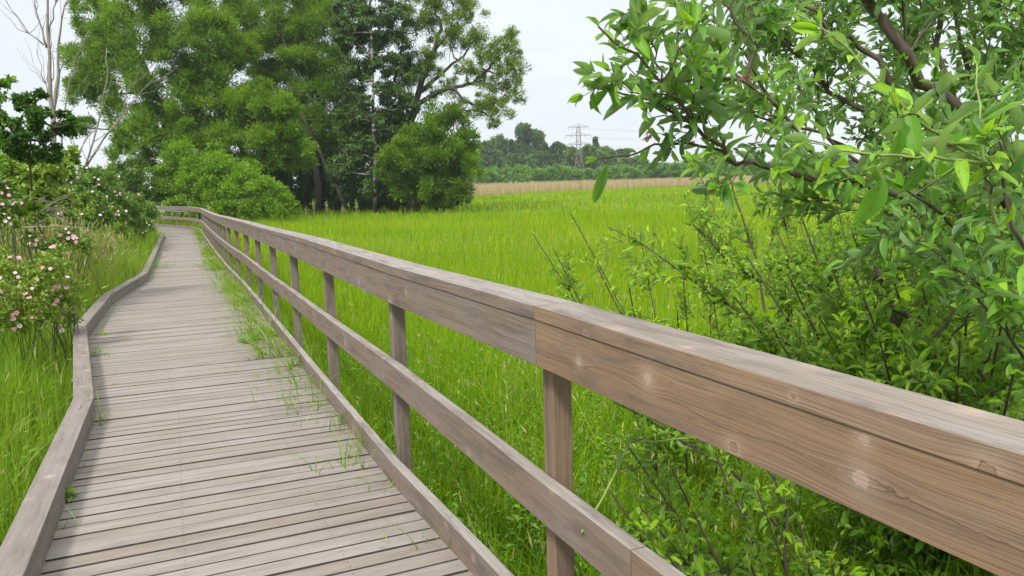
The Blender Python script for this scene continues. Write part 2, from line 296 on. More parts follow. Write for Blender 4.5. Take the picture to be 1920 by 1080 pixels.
M_TOP = woodmat('weathered_rail_top_wood', (.225, .193, .162), (.262, .242, .222), moss=.08)
M_DECK = woodmat('weathered_deck_wood', (.212, .180, .150), (.250, .228, .207), knots=False, dark=(.12, .10, .085), moss=.15, con=.65)
M_KERB = woodmat('weathered_kerb_wood', (.178, .150, .128), (.212, .188, .172), moss=.2, con=.75)
M_JOIST = plain('dark_joist_wood', (.05, .042, .035), .9)
M_STEEL = plain('galvanised_steel', (.45, .47, .5), .35, .8)
M_MEADOW = leafmat('meadow_grass_blade', [(0, (0.0684, 0.1731, 0.005)), (0.4, (0.1881, 0.3407, 0.006)), (0.8, (0.3078, 0.4218, 0.012)), (1, (0.4788, 0.4543, 0.09))], .45, .6, .36, .10, spec=.12)
M_BANK = leafmat('bank_grass_blade', [(0, (0.0805, 0.176, 0.008)), (0.5, (0.161, 0.308, 0.01)), (0.8, (0.253, 0.385, 0.016)), (1, (0.345, 0.352, 0.1))], .4, .5, .2, .6)
M_HERB = leafmat('herb_leaf', [(0, (0.0562, 0.156, 0.012)), (0.6, (0.1125, 0.264, 0.016)), (1, (0.2, 0.372, 0.025))], .3, .45, .2, 1.2)
M_SEED = leafmat('grass_seed_head', [(0, (.20, .25, .06)), (1, (.36, .34, .14))], .2, .7)
M_REED = leafmat('dry_reed', [(0, (.32, .24, .14)), (.6, (.46, .36, .23)), (1, (.26, .33, .10))], .25, .8, .2, .05)
M_WILLOW = leafmat('willow_leaf', [(0, (0.0476, 0.1154, 0.0048)), (0.5, (0.119, 0.2413, 0.0072)), (1, (0.2094, 0.3672, 0.016))], .45, .5, .22, .35)
M_OPENW = leafmat('open_willow_leaf', [(0, (0.069, 0.1411, 0.012)), (0.5, (0.1478, 0.252, 0.018)), (1, (0.2464, 0.3629, 0.035))], .38, .5, .15, .4)
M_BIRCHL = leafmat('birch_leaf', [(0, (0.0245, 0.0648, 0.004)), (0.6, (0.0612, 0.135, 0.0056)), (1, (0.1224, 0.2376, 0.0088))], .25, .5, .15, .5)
M_BUSH = leafmat('bright_bush_leaf', [(0, (0.0602, 0.1556, 0.005)), (0.5, (0.129, 0.2746, 0.006)), (1, (0.2322, 0.3935, 0.01))], .35, .5, .2, .8)
M_DARKL = leafmat('dark_hazel_leaf', [(0, (0.0286, 0.0875, 0.012)), (0.6, (0.0715, 0.175, 0.012)), (1, (0.169, 0.35, 0.012))], .3, .4, .2, 1.0)
M_ROSEL = leafmat('rose_leaf', [(0, (0.0493, 0.1215, 0.012)), (0.5, (0.1047, 0.2099, 0.016)), (1, (0.2094, 0.3094, 0.03))], .3, .45, .25, 1.2)
M_FAR = leafmat('far_tree_leaf', [(0, (.05, .12, .025)), (.6, (.10, .20, .035)), (1, (.17, .28, .035))], .2, .6, .2, .08)
M_FARB = leafmat('far_shrub_leaf', [(0, (.06, .17, .018)), (.6, (.12, .26, .022)), (1, (.18, .33, .03))], .25, .6, .25, .12)
M_SALLOW = leafmat('sallow_leaf', [(0, (0.0407, 0.1435, 0.027)), (0.4, (0.0871, 0.2391, 0.0378)), (0.75, (0.1625, 0.3826, 0.0297)), (1, (0.3251, 0.5739, 0.027))], .46, .48, .25, 2.5, under=(.20, .31, .17), veins=True, spec=.35)
M_SALLOW2 = leafmat('sallow_leaf_fine', [(0, (0.0575, 0.1569, 0.011)), (0.4, (0.1265, 0.2915, 0.0132)), (0.75, (0.23, 0.426, 0.0132)), (1, (0.345, 0.5381, 0.0198))], .48, .42, .3, 1.8, under=(.20, .32, .12), spec=.4)
M_BARK = barkmat('grey_bark', (.06, .045, .035), (.16, .13, .10))
M_DBARK = barkmat('dark_bark', (.022, .018, .014), (.07, .055, .042))
M_BIRCH = barkmat('birch_bark', (.22, .20, .18), (.42, .40, .37), bands=(.05, .045, .04))
M_BARE = barkmat('bare_pale_bark', (.16, .13, .11), (.31, .27, .235))
M_TWIG = barkmat('willow_twig_bark', (.055, .038, .028), (.13, .10, .07), 25)
M_SHOOT = plain('green_shoot_skin', (.20, .27, .06), .5)
M_PETAL = leafmat('rose_petal', [(0, (.70, .25, .40)), (.5, (.78, .48, .58)), (1, (.82, .74, .76))], .3, .6)
M_STAMEN = plain('rose_stamen', (.65, .45, .08), .7)
M_CATKIN = leafmat('spent_catkin', [(0, (.22, .10, .07)), (1, (.42, .22, .17))], .2, .8)
M_DEAD = barkmat('dead_twig_bark', (.14, .11, .09), (.30, .25, .21), 20)
# ------------------------------------------------------------------ path geometry (metres)
RAIL = np.array([(2.75, -3.6), (.69, 1.1), (.07, 2.48), (-.585, 3.9), (-1.66, 6.45), (-3.33, 10.55), (-4.43, 13.19), (-6.1, 17.09), (-8.53, 23.04), (-11.6, 30.5), (-14.65, 37.97), (-16.1, 40.5), (-17.35, 42.1), (-19.75, 45.0), (-24, 49.3), (-29, 53.2)])
KERB = np.array([(1.05, -3.6), (-.68, .1), (-1.78, 2.72), (-2.84, 5.26), (-4.59, 8.49), (-5.83, 11.53), (-6.83, 14.92), (-9.15, 20.57), (-11.85, 27.1), (-14.45, 33.44), (-16.0, 36.3), (-17.6, 38.9), (-19.7, 41.4), (-24, 45.6), (-29, 49.6)])
dz = lambda Y: np.interp(Y, [0, 3, 3.9, 6.7, 11, 13.2, 17, 23, 38, 46, 60], [.05, .05, .04, .006, -.1, -.14, -.207, -.35, -.56, -.56, -.56])
def arc(P): return np.r_[0, np.cumsum(np.hypot(*np.diff(P, axis=0).T))]
RS = arc(RAIL)
def rail_at(s):
    p = np.array([np.interp(s, RS, RAIL[:, 0]), np.interp(s, RS, RAIL[:, 1])])
    q = np.array([np.interp(s + .6, RS, RAIL[:, 0]), np.interp(s + .6, RS, RAIL[:, 1])]) - np.array([np.interp(s - .6, RS, RAIL[:, 0]), np.interp(s - .6, RS, RAIL[:, 1])])
    q /= np.linalg.norm(q); return p, q, np.array([q[1], -q[0]])          # point, along, outward (to the right)
railx = lambda Y: np.interp(Y, RAIL[:, 1], RAIL[:, 0]); kerbx = lambda Y: np.interp(Y, KERB[:, 1], KERB[:, 0])
sm = lambda a, b, x: (lambda t: t * t * (3 - 2 * t))(np.clip((x - a) / (b - a), 0, 1))
def gz(x, y):
    base = -.62 - .12 * sm(4, 30, y) + .03 * np.sin(x * .9 + y * .35) + .02 * np.sin(y * 1.1 - x * .4)
    base = base + .0 * x
    d = kerbx(np.clip(y, -3, 49)) - .2 - x                       # metres to the left of the kerb
    bank = sm(.2, 3.5, d) * sm(3, 11, y) * (1 - sm(30, 45, y)) * .85 + sm(0, .8, d) * .16
    return base + bank
# ground sheet out to the horizon
def axis(a, b, n, c, k):
    t = np.linspace(-1, 1, n); q = np.sign(t) * np.abs(t) ** k; return np.where(q < 0, c + q * (c - a), c + q * (b - c))
gx = axis(-1200, 1200, 181, -2, 3.2); gy = axis(-300, 2200, 181, 10, 3.2); GX, GY = np.meshgrid(gx, gy)
GV = np.stack([GX.ravel(), GY.ravel(), gz(GX, GY).ravel()], 1); ii = np.arange(180 * 181).reshape(180, 181)[:, :180].ravel()
m, t, o_ = newmat('meadow_soil'); g = N(t, 'ShaderNodeNewGeometry'); n1 = N(t, 'ShaderNodeTexNoise', i_Scale=.15, i_Detail=8.0); n2 = N(t, 'ShaderNodeTexNoise', i_Scale=6.0, i_Detail=8.0, i_Roughness=.7)
for q in (n1, n2): t.links.new(g.outputs['Position'], q.inputs['Vector'])
c1 = ramp(t, n1.outputs[0], [(.35, (.12, .20, .006)), (.65, (.20, .27, .010))]); c2 = ramp(t, n2.outputs[0], [(.35, (.35, .4, .3)), (.7, (1, 1, 1))])
p = N(t, 'ShaderNodeBsdfPrincipled', i_Roughness=.9); t.links.new(mixc(t, 1.0, c1, c2, 'MULTIPLY'), p.inputs['Base Color']); t.links.new(p.outputs[0], o_.inputs[0])
go = npmesh('ground', GV, np.stack([ii, ii + 1, ii + 182, ii + 181], 1), np.zeros(len(ii)), m, None, True); tag(go, kind='structure')
# ------------------------------------------------------------------ boardwalk deck
bw = empty('boardwalk', (-1, 4, .04), 'long weathered grey plank boardwalk winding away to the left through the meadow', 'boardwalk')
mb = MB(); s = RS[0]; k = 0; KL = KERB.copy()
def seg_hit(p, d, P):
    best = None
    for a, b in zip(P[:-1], P[1:]):
        e_ = b - a; den = d[0] * e_[1] - d[1] * e_[0]
        if abs(den) < 1e-9: continue
        tt = ((a[0] - p[0]) * e_[1] - (a[1] - p[1]) * e_[0]) / den; uu = ((a[0] - p[0]) * d[1] - (a[1] - p[1]) * d[0]) / den
        if tt > 0 and -1e-6 <= uu <= 1.000001 and (best is None or tt < best): best = tt
    return best
lines = []
while s < RS[-1] - .3:
    p, q, n = rail_at(s); h = seg_hit(p, -n, KERB) or 1.6; lines.append((p + n * .03, p - n * (h + .13), s)); s += .110
for i in range(len(lines) - 1):
    (a0, b0, s0), (a1, b1, s1) = lines[i], lines[i + 1]
    gap = .0135 + .006 * random.random(); f = gap / .110; ja = random.uniform(-.0, .012); jb = random.uniform(-.02, .02)
    A0 = a0 + (a1 - a0) * f; B0 = b0 + (b1 - b0) * f; dd = (a0 - b0) / np.linalg.norm(a0 - b0)
    z0 = float(dz(A0[1])) + random.uniform(-.0025, .0025); th = .034; tl = random.uniform(-.002, .002)
    X = [A0, a1, b1 - dd * jb, B0 - dd * jb]; zz = [z0 + tl, z0 + tl, z0 - tl, z0 - tl]
    V = [(x[0], x[1], z) for x, z in zip(X, zz)] + [(x[0], x[1], z - th) for x, z in zip(X, zz)]
    u0 = random.uniform(0, 50); v0 = random.uniform(0, 50); Lh = np.linalg.norm(a0 - b0)
    uvt = [(u0, v0), (u0, v0 + .10), (u0 + Lh, v0 + .10), (u0 + Lh, v0)]
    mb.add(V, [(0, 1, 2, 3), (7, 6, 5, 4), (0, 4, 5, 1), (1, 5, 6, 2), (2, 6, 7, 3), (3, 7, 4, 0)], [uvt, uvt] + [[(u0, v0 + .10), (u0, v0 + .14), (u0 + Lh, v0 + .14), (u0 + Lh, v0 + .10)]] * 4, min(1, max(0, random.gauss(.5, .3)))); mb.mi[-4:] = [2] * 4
    if A0[1] < 9:
        for fr in (.28, .30 + .32, .93):
            for off in (.3, .72):
                c = A0 * (1 - fr) + B0 * fr + (a1 - A0) * off; z = z0 + tl * (1 - 2 * fr) + .0008
                mb.add([(c[0] + .0035 * math.cos(q), c[1] + .0035 * math.sin(q), z) for q in np.linspace(0, 2 * math.pi, 6, endpoint=False)], [tuple(range(6))], None, 0, 1)
mb.build('planks', [M_DECK, M_JOIST, plain('gap_shade_plank_edge', (.085, .07, .058), .9)], bw)  # plank sides darker: shade of the gaps painted in, along with damp dirt
mj = MB()
for fr in (.12, .5, .9):
    for i in range(0, len(lines) - 9, 8):
        a = lines[i]; b = lines[i + 8]; pa = a[0] * (1 - fr) + a[1] * fr; pb = b[0] * (1 - fr) + b[1] * fr; z = float(dz((pa[1] + pb[1]) / 2)) - .031 - .09
        c = (pa + pb) / 2; d = pb - pa; mj.box((c[0], c[1], z - .004), np.linalg.norm(d) + .004 * 0, .05, .17, (d[0], d[1], (float(dz(pb[1])) - float(dz(pa[1])))))
mj.build('joists', M_JOIST, bw)
for i in range(8, len(lines) - 9, 34):
    for fr in (.2, .82):
        pa = lines[i][0] * (1 - fr) + lines[i][1] * fr; mpi = MB(); z1 = float(dz(pa[1])) - .2
        mpi.tube([(pa[0] + .06, pa[1], z1 - 1.0), (pa[0] + .06, pa[1], z1)], [.06, .06], 8); mpi.build('pile', M_JOIST, bw)
# ------------------------------------------------------------------ boards that follow the path
def offset_poly(P, d):      # move a polyline d metres to its right, mitred
    out = []
    for i in range(len(P)):
        a = P[max(i - 1, 0)]; b = P[i]; c = P[min(i + 1, len(P) - 1)]
        n1 = (b - a) if i else (c - b); n2 = (c - b) if i < len(P) - 1 else (b - a); n1 = n1 / np.linalg.norm(n1); n2 = n2 / np.linalg.norm(n2)
        m = np.array([n1[1], -n1[0]]) + np.array([n2[1], -n2[0]]); m /= np.linalg.norm(m); cs = m @ np.array([n1[1], -n1[0]]); out.append(b + m * d / cs)
    return np.array(out)
def board(name, pts, d0, d1, z0, z1, mat, parent, grey=.5, bevel=.004, jz=0.0, topmat=None, gapend=.002, ztw=0.0, uv0=None, zoff=None):
    """pts: plan polyline of the reference line; board spans d0..d1 to its right and z0..z1 above the deck"""
    A = offset_poly(pts, d0); B = offset_poly(pts, d1); n = len(pts)
    e0 = (pts[1] - pts[0]); e0 = e0 / np.linalg.norm(e0) * gapend; e1 = (pts[-1] - pts[-2]); e1 = e1 / np.linalg.norm(e1) * gapend
    A[0] += e0; B[0] += e0; A[-1] -= e1; B[-1] -= e1; mb = MB(); u0, v0 = uv0 or (random.uniform(0, 80), random.uniform(0, 80)); W = abs(d1 - d0); H = z1 - z0; acc = 0; V = []; us = []
    for i in range(n):
        if i: acc += np.linalg.norm(pts[i] - pts[i - 1])
        us.append(acc); j = jz * math.sin(pts[i][0] * 5.1 + pts[i][1] * 3.3); za = float(dz(pts[i][1])) + j + (float(zoff(pts[i][1])) if zoff else 0)
        V += [(A[i][0], A[i][1], za + z0), (B[i][0], B[i][1], za + z0), (B[i][0], B[i][1], za + z1 + ztw), (A[i][0], A[i][1], za + z1)]
    F = []; U = []; MI = []; peri = [0, W, W + H, 2 * W + H, 2 * W + 2 * H]
    for i in range(n - 1):
        for k in range(4):
            a = i * 4 + k; b = i * 4 + (k + 1) % 4; F.append((a, b, b + 4, a + 4)); ua, ub = u0 + us[i], u0 + us[i + 1]; va, vb = v0 + peri[k], v0 + peri[k + 1]
            U.append([(ua, va), (ua, vb), (ub, vb), (ub, va)]); MI.append(1 if (k == 2 and topmat) else 0)
    F += [(3, 2, 1, 0), tuple((n - 1) * 4 + k for k in range(4))]; U += [[(u0, v0), (u0 + .02, v0), (u0 + .02, v0 + .1), (u0, v0 + .1)]] * 2; MI += [0, 0]
    if d1 < d0: F = [tuple(reversed(f)) for f in F]; U = [list(reversed(x)) for x in U]
    for f, uvq, mi in zip(F, U, MI): pass
    mb.V = [tuple(map(float, v)) for v in V]; mb.F = [list(f) for f in F]; mb.U = U; mb.A = [grey] * len(F); mb.mi = MI
    o = mb.build(name, [mat, topmat] if topmat else mat, parent)
    if bevel:
        bm = o.modifiers.new('bevel', 'BEVEL'); bm.width = bevel; bm.segments = 2; bm.limit_method = 'ANGLE'; bm.angle_limit = rad(50)
    return o
def poly_between(P, Sx, sa, sb, every=None):
    ss = [sa] + [x for x in Sx if sa + .05 < x < sb - .05] + [sb]
    if every:
        ss = sorted(set(ss + list(np.arange(sa + every, sb - .3, every))))
    return np.array([(np.interp(x, Sx, P[:, 0]), np.interp(x, Sx, P[:, 1])) for x in ss])
fence = empty('wooden_railing', (.2, 2.5, -.6), "weathered wooden railing with flat top board along the right side of the boardwalk", 'railing')
s_j0 = float(np.interp(2.48, RAIL[:, 1], RS)); sp1 = float(np.interp(2.33, RAIL[:, 1], RS)) + 2.0
post_s = [s_j0 - 4.0, s_j0 - 2.0, s_j0 + .02] + [sp1 + 2.0 * i for i in range(0, 27)]; post_s = [x for x in post_s if 0 < x < RS[-1] - .4]
joints = [s_j0 - 6.3, s_j0 - 2.2 - .0, s_j0, post_s[4]] if False else [RS[0] + .01, s_j0] + [post_s[i] + .02 for i in range(4, len(post_s), 2)] + [RS[-1] - .3]
for i, (sa, sb) in enumerate(zip(joints[:-1], joints[1:])):
    near = sb < s_j0 + .1; gy_ = .12 if near else min(1, .62 + .08 * random.random() + .02 * i)
    pl = poly_between(RAIL, RS, sa, sb); far = i > 9
    board('top_board', pl, -.004, .142, 1.056, 1.101, M_NEARTOP if i == 0 else M_RAIL, fence, gy_, .003 if not far else 0, .003, M_TOP, uv0=(0., 0.) if i == 0 else None)
    board('upper_rail', pl, 0.0, .045, .908, 1.0552, M_NEARRAIL if i == 0 else M_RAIL, fence, gy_, .0012 if not far else 0, .003, uv0=(0., 0.) if i == 0 else None)
jm = [RS[0] + .02, s_j0 - .55] + [x + .3 for x in joints[2:-1]] + [RS[-1] - .3]
for i, (sa, sb) in enumerate(zip(jm[:-1], jm[1:])):
    pl = poly_between(RAIL, RS, sa, sb, 1.0); gy_ = [.35, .5][i > 0] + .1 * random.random() + .015 * i
    board('middle_rail', pl, -.004, .045, .412, .55, M_RAIL, fence, min(1, gy_), .003 if i < 8 else 0, .003, M_TOP, zoff=lambda Y: np.interp(Y, [1, 2.5, 4, 6, 9], [-.03, -.018, .045, .02, 0]))
    board('toe_board', pl, -.055, -.008, -.03, .115, M_RAIL, fence, min(1, gy_ + .1), .003 if i < 8 else 0, .002, M_TOP)
for i, sp in enumerate(post_s):
    p, q, n = rail_at(sp); c = p + n * (.049 + .036); mb = MB(); zb = -.95; zt = float(dz(c[1])) + 1.0535 - .002; u0 = random.uniform(0, 90); v0 = random.uniform(0, 90); hw = .035
    cs = [c - q * hw - n * hw, c + q * hw - n * hw, c + q * hw + n * hw, c - q * hw + n * hw]
    V = [(x[0], x[1], zb) for x in cs] + [(x[0], x[1], zt) for x in cs]; Hh = zt - zb
    F = [(0, 4, 5, 1), (1, 5, 6, 2), (2, 6, 7, 3), (3, 7, 4, 0), (4, 7, 6, 5), (0, 1, 2, 3)]
    U = [[(u0, v0 + k * .07), (u0 + Hh, v0 + k * .07), (u0 + Hh, v0 + k * .07 + .07), (u0, v0 + k * .07 + .07)] for k in range(4)] + [[(u0, v0)] * 4] * 2
    mb.V = [tuple(map(float, v)) for v in V]; mb.F = [list(f) for f in F]; mb.U = U; mb.A = [.1 if i <= 2 else .65 + .25 * random.random()] * 6; mb.mi = [0] * 6
    o = mb.build('post', M_RAIL, fence)
    me = o.data; me.flip_normals()
    if i < 12:
        bm = o.modifiers.new('bevel', 'BEVEL'); bm.width = .004; bm.segments = 2
# screws at the nearest joint and posts
for sx, zs in ((s_j0 - .045, (.955, 1.0)), (s_j0 + .045, (.945, 1.02)), (sp1 - .02, (.95, 1.01)), (sp1, (.50, .56)), (s_j0 + .02, (.44, .50))):
    for z in zs:
        p, q, n = rail_at(sx); p3 = np.array([p[0], p[1], float(dz(p[1])) + z]); n3 = np.array([-n[0], -n[1], 0]); mb = MB(); mb.tube([p3 - n3 * .003, p3 + n3 * .0012], [.0042, .0042], 10); mb.build('screw', M_STEEL, fence)
# galvanised hand pipe on the far bend
mb = MB(); sA = float(np.interp(40.8, RAIL[:, 1], RS))
pts = []
for x in np.arange(sA, sA + 9, .8):
    p, q, n = rail_at(x); pts.append((p[0] - n[0] * .07, p[1] - n[1] * .07, float(dz(p[1])) + .86))
mb.tube(pts, [.022] * len(pts), 8); mb.build('hand_pipe', M_STEEL, fence)
kerb = empty('wooden_kerb', (-1.8, 2.7, .05), 'low weathered timber kerb bending along the left edge of the boardwalk', 'kerb')
for i in range(len(KERB) - 1):
    pl = KERB[i:i + 2]; L = np.linalg.norm(pl[1] - pl[0]); m2 = 1
    ex = KERB[max(0, i - 1):i + 3]; A = offset_poly(KERB, -.125)
    # each length is mitred against its neighbours
    def kb(name, d0, d1, z0, z1, mat, top, bev):
        a = offset_poly(KERB, d0)[i:i + 2]; b = offset_poly(KERB, d1)[i:i + 2]; mb = MB(); u0 = random.uniform(0, 80); v0 = random.uniform(0, 80); d = (pl[1] - pl[0]) / L * .0015
        V = []
        for kx, sg in ((0, 1), (1, -1)):
            z = float(dz(pl[kx][1])) + random.uniform(-.002, .002)
            V += [(*(a[kx] + d * sg), z + z0), (*(b[kx] + d * sg), z + z0), (*(b[kx] + d * sg), z + z1), (*(a[kx] + d * sg), z + z1)]
        W, H = abs(d1 - d0), z1 - z0; pr = [0, W, W + H, 2 * W + H, 2 * W + 2 * H]; F = []; U = []
        for k in range(4):
            x, y = k, (k + 1) % 4; F.append([x, x + 4, y + 4, y]); U.append([(u0, v0 + pr[k]), (u0 + L, v0 + pr[k]), (u0 + L, v0 + pr[k + 1]), (u0, v0 + pr[k + 1])])
        F += [[0, 1, 2, 3], [7, 6, 5, 4]]; U += [[(u0, v0)] * 4] * 2
        mb.V = [tuple(map(float, v)) for v in V]; mb.F = F; mb.U = U; mb.A = [.35 + .4 * random.random()] * 6; mb.mi = [0] * 6
        o = mb.build(name, mat, kerb)
        if bev: bm = o.modifiers.new('bevel', 'BEVEL'); bm.width = .004; bm.segments = 2
    kb('kerb_top_beam', 0, -.125, .092, .142, M_KERB, None, i < 8)
    kb('kerb_side_beam', -.003, -.06, -.02, .0895, M_KERB, None, i < 8)
    kb('kerb_outer_beam', -.075, -.122, -.16, .0895, M_KERB, None, 0)
# ------------------------------------------------------------------ grass
def scatter(n, xf, Y0, Y1, pw=1.0):     # n points; xf(Y) -> (xlo, xhi)
    u = RNG.random(n); Y = (Y0 ** pw + u * (Y1 ** pw - Y0 ** pw)) ** (1 / pw); lo, hi = xf(Y); X = lo + RNG.random(n) * (hi - lo); return X, Y
def clumpy(n, X, Y, sc, keep=.6):
    f = np.sin(X * sc * 1.7 + np.sin(Y * sc) * 2) + np.sin(Y * sc * 1.3 + np.sin(X * sc * 1.1 + 2) * 2) + RNG.normal(0, .8, len(X)); th = np.quantile(f, 1 - keep); k = f > th; return X[k], Y[k]
def mblades(X, Y, h, w_, val, lean=.35, hv=.25, seg=3):
    n = len(X); P = np.stack([X, Y, gz(X, Y)], 1); H = h * np.clip(RNG.normal(1, hv, n), .35, 1.8)
    return blades(P, H, w_ * RNG.uniform(.6, 1.3, n), np.abs(RNG.normal(0, lean, n)), RNG.uniform(0, 2 * np.pi, n), np.clip(val + RNG.normal(0, .22, n), 0, 1), seg)
right = lambda a, b: (lambda Y: (railx(Y) + .17 + a * Y * 0, np.maximum(b(Y), railx(Y) + .5)))
rb = lambda Y: .72 * Y + 1.8
sets = []
def field(n, Y0, Y1, h, w_, seg, pw, keep=.7, sc=2.0, val=.45, lean=.35, hv=.22):
    X, Y = scatter(n, right(0, rb), Y0, Y1, pw); X, Y = clumpy(n, X, Y, sc, keep); sets.append(mblades(X, Y, h, w_, val, lean, hv, seg))
field(36000, .3, 4.5, .44, .009, 4, 1.3, .8, 3, .3, .9, .35); field(80000, 4, 10, .47, .008, 4, 2, .8, 3, .36, .85, .32); field(100000, 9.5, 22, .48, .010, 3, 2, .85, 1.5, .43, .5, .28)
field(90000, 21, 48, .48, .024, 2, 2, .9, .8, .52, .45, .22); field(80000, 46, 165, .46, .08, 2, 1.6, 1, .4, .5, .4, .15)
mg = leafobj('meadow_grass', sets, M_MEADOW); tag(mg, 'bright yellow green tall grass filling the open meadow beyond the railing', 'grass', kind='stuff')
# seed stalks of the meadow: a thin stalk with a slim head
def seedstalks(X, Y, h, hl, hw, lean=.25, zf=gz):
    n = len(X); P = np.stack([X, Y, zf(X, Y)], 1); H = h * RNG.normal(1, .15, n); le = np.abs(RNG.normal(0, lean, n)); az = RNG.uniform(0, 6.28, n)
    a = blades(P, H, np.full(n, hw * .3), le, az, RNG.uniform(0, .5, n), 3)
    dx = np.stack([np.cos(az), np.sin(az), np.zeros(n)], 1); tip = P + dx * (le * H)[:, None]; tip[:, 2] += H * (1 - .35 * le); D = unit(dx * (2 * le)[:, None] + np.array([0, 0, 1.]) * (1 - .7 * le)[:, None])
    L = hl * RNG.uniform(.6, 1.2, n); st = tip - D * (L * .6)[:, None]
    fs = [leaves(st, D, np.roll(dx, k, 1) + .01, L, np.full(n, hw), RNG.uniform(.3, 1, n), T_QUAD) for k in (0, 1)]
    return [a] + fs
X, Y = scatter(1500, right(0, rb), .8, 7, 1.6); ss_ = seedstalks(X, Y, .72, .07, .008, .4)
X, Y = scatter(2500, right(0, rb), 6, 26, 1.8); ss_ += seedstalks(X, Y, .66, .08, .018, .3)
so_ = leafobj('meadow_seed_heads', ss_, M_SEED); tag(so_, 'thin pale seed stalks standing above the meadow grass', 'grass', kind='stuff')
# reeds
def reedline(X): return 100 + 34 * sm(-10, 25, X) + 25 * sm(25, 90, X) + 3 * np.sin(X * .3)
nr = 26000; X = RNG.uniform(-14, 125, nr); Y = reedline(X) + RNG.random(nr) ** 1.5 * 75; P = np.stack([X, Y, gz(X, Y)], 1)
rs = blades(P, RNG.normal(1.55, .14, nr), np.full(nr, .11), np.abs(RNG.normal(0, .1, nr)), RNG.uniform(0, 6.28, nr), np.clip(RNG.normal(.45, .25, nr), 0, 1), 2)
tag(leafobj('reed_belt', [rs], M_REED), 'belt of dry pinkish tan reeds along the far edge of the meadow', 'reeds', kind='stuff')
# left bank grass
lb = lambda Y: (np.minimum(-.75 * Y - 2.2, kerbx(Y) - 2), kerbx(Y) - .16)
sets = []
def bank(n, Y0, Y1, h, w_, seg, pw, val=.45, keep=.8, sc=2.5, lean=.45, hv=.28):
    X, Y = scatter(n, lb, Y0, Y1, pw); X, Y = clumpy(n, X, Y, sc, keep); sets.append(mblades(X, Y, h, w_, val, lean, hv, seg))
bank(20000, .6, 4, .50, .0075, 4, 1.5); bank(46000, 3.6, 9, .58, .010, 4, 1.8, .5); bank(52000, 8.5, 18, .72, .016, 3, 1.6, .6); bank(36000, 17, 45, .75, .032, 2, 1.6, .5)
tag(leafobj('bank_grass', sets, M_BANK), 'lush long green grass on the bank left of the boardwalk', 'grass', kind='stuff')
X, Y = scatter(420, lb, 2.5, 9, 1.6); ss_ = seedstalks(X, Y, .85, .09, .009, .45)
X = RNG.uniform(-13.5, -5.2, 9000); Y = RNG.uniform(7.8, 19, 9000); k = (X < kerbx(Y) - .6) & (X > -.66 * Y - 1); ss_ += seedstalks(X[k], Y[k], 1.0, .17, .026, .3)
tag(leafobj('bank_seed_heads', ss_, M_SEED), 'hazy straw coloured seed heads over the bank grass by the pink roses', 'grass', kind='stuff')
# broad leaved herbs: short stems with leaves round them
def herbs(X, Y, h, ll, zf=gz, nl=14, ratio=.42, tip=None, vm_=.5):
    n = len(X); P = np.stack([X, Y, zf(X, Y)], 1); Hh = h * RNG.uniform(.5, 1.3, n); ln = RNG.normal(0, .22, (n, 2)); A = []; 
    for k in range(nl):
        f = (k + .7) / nl; az = k * 2.4 + RNG.uniform(0, 6.28, n) * .4; p = P.copy(); p[:, 2] += Hh * f; p[:, :2] += ln * (Hh * f ** 1.5)[:, None]
        D = np.stack([np.cos(az), np.sin(az), RNG.normal(.25, .3, n)], 1); Nn = np.stack([RNG.normal(0, .3, n), RNG.normal(0, .3, n), np.ones(n)], 1); L = ll * RNG.uniform(.6, 1.2, n) * (1.15 - .5 * f)
        A.append(leaves(p, D, Nn, L, L * ratio, np.clip(RNG.normal(vm_, .2, n) + .25 * (f - .5), 0, 1), T_FOLD))
    A.append(blades(P, Hh, np.full(n, .005), np.hypot(*ln.T), np.arctan2(ln[:, 1], ln[:, 0]), np.full(n, .6), 3)); return A
X, Y = scatter(620, right(0, lambda Y: np.minimum(1.2 * Y + .8, 5.2)), .5, 5.5, 1.3); hs = herbs(X, Y, .42, .075)
X, Y = scatter(900, right(0, lambda Y: np.minimum(1.1 * Y + .6, 4.0)), 1.0, 4.2, 1.2); hs += herbs(X, Y, .38, .06, ratio=.36, vm_=.55)
X, Y = scatter(1500, right(0, lambda Y: np.minimum(1.0 * Y + .8, railx(Y) + 3.5)), 2.0, 9, 1.6); hs += herbs(X, Y, .40, .055, ratio=.3, vm_=.6)
X, Y = scatter(900, lb, 1.8, 9, 1.7); hs += herbs(X, Y, .46, .085, vm_=.6)
for (cx, cy) in ((-2.55, 3.1), (-2.75, 3.9), (-3.5, 4.8), (-2.35, 2.5), (-3.2, 5.6)):
    X = RNG.normal(cx, .25, 16); Y = RNG.normal(cy, .3, 16); k = X < kerbx(Y) - .22; hs += herbs(X[k], Y[k], .4, .07, ratio=.5, vm_=.75)
hs = [h if h[1].shape[1] == 4 else h for h in hs]
tag(leafobj('undergrowth', hs, M_HERB), 'low leafy herbs growing among the grass beside the boardwalk', 'plants', kind='stuff')
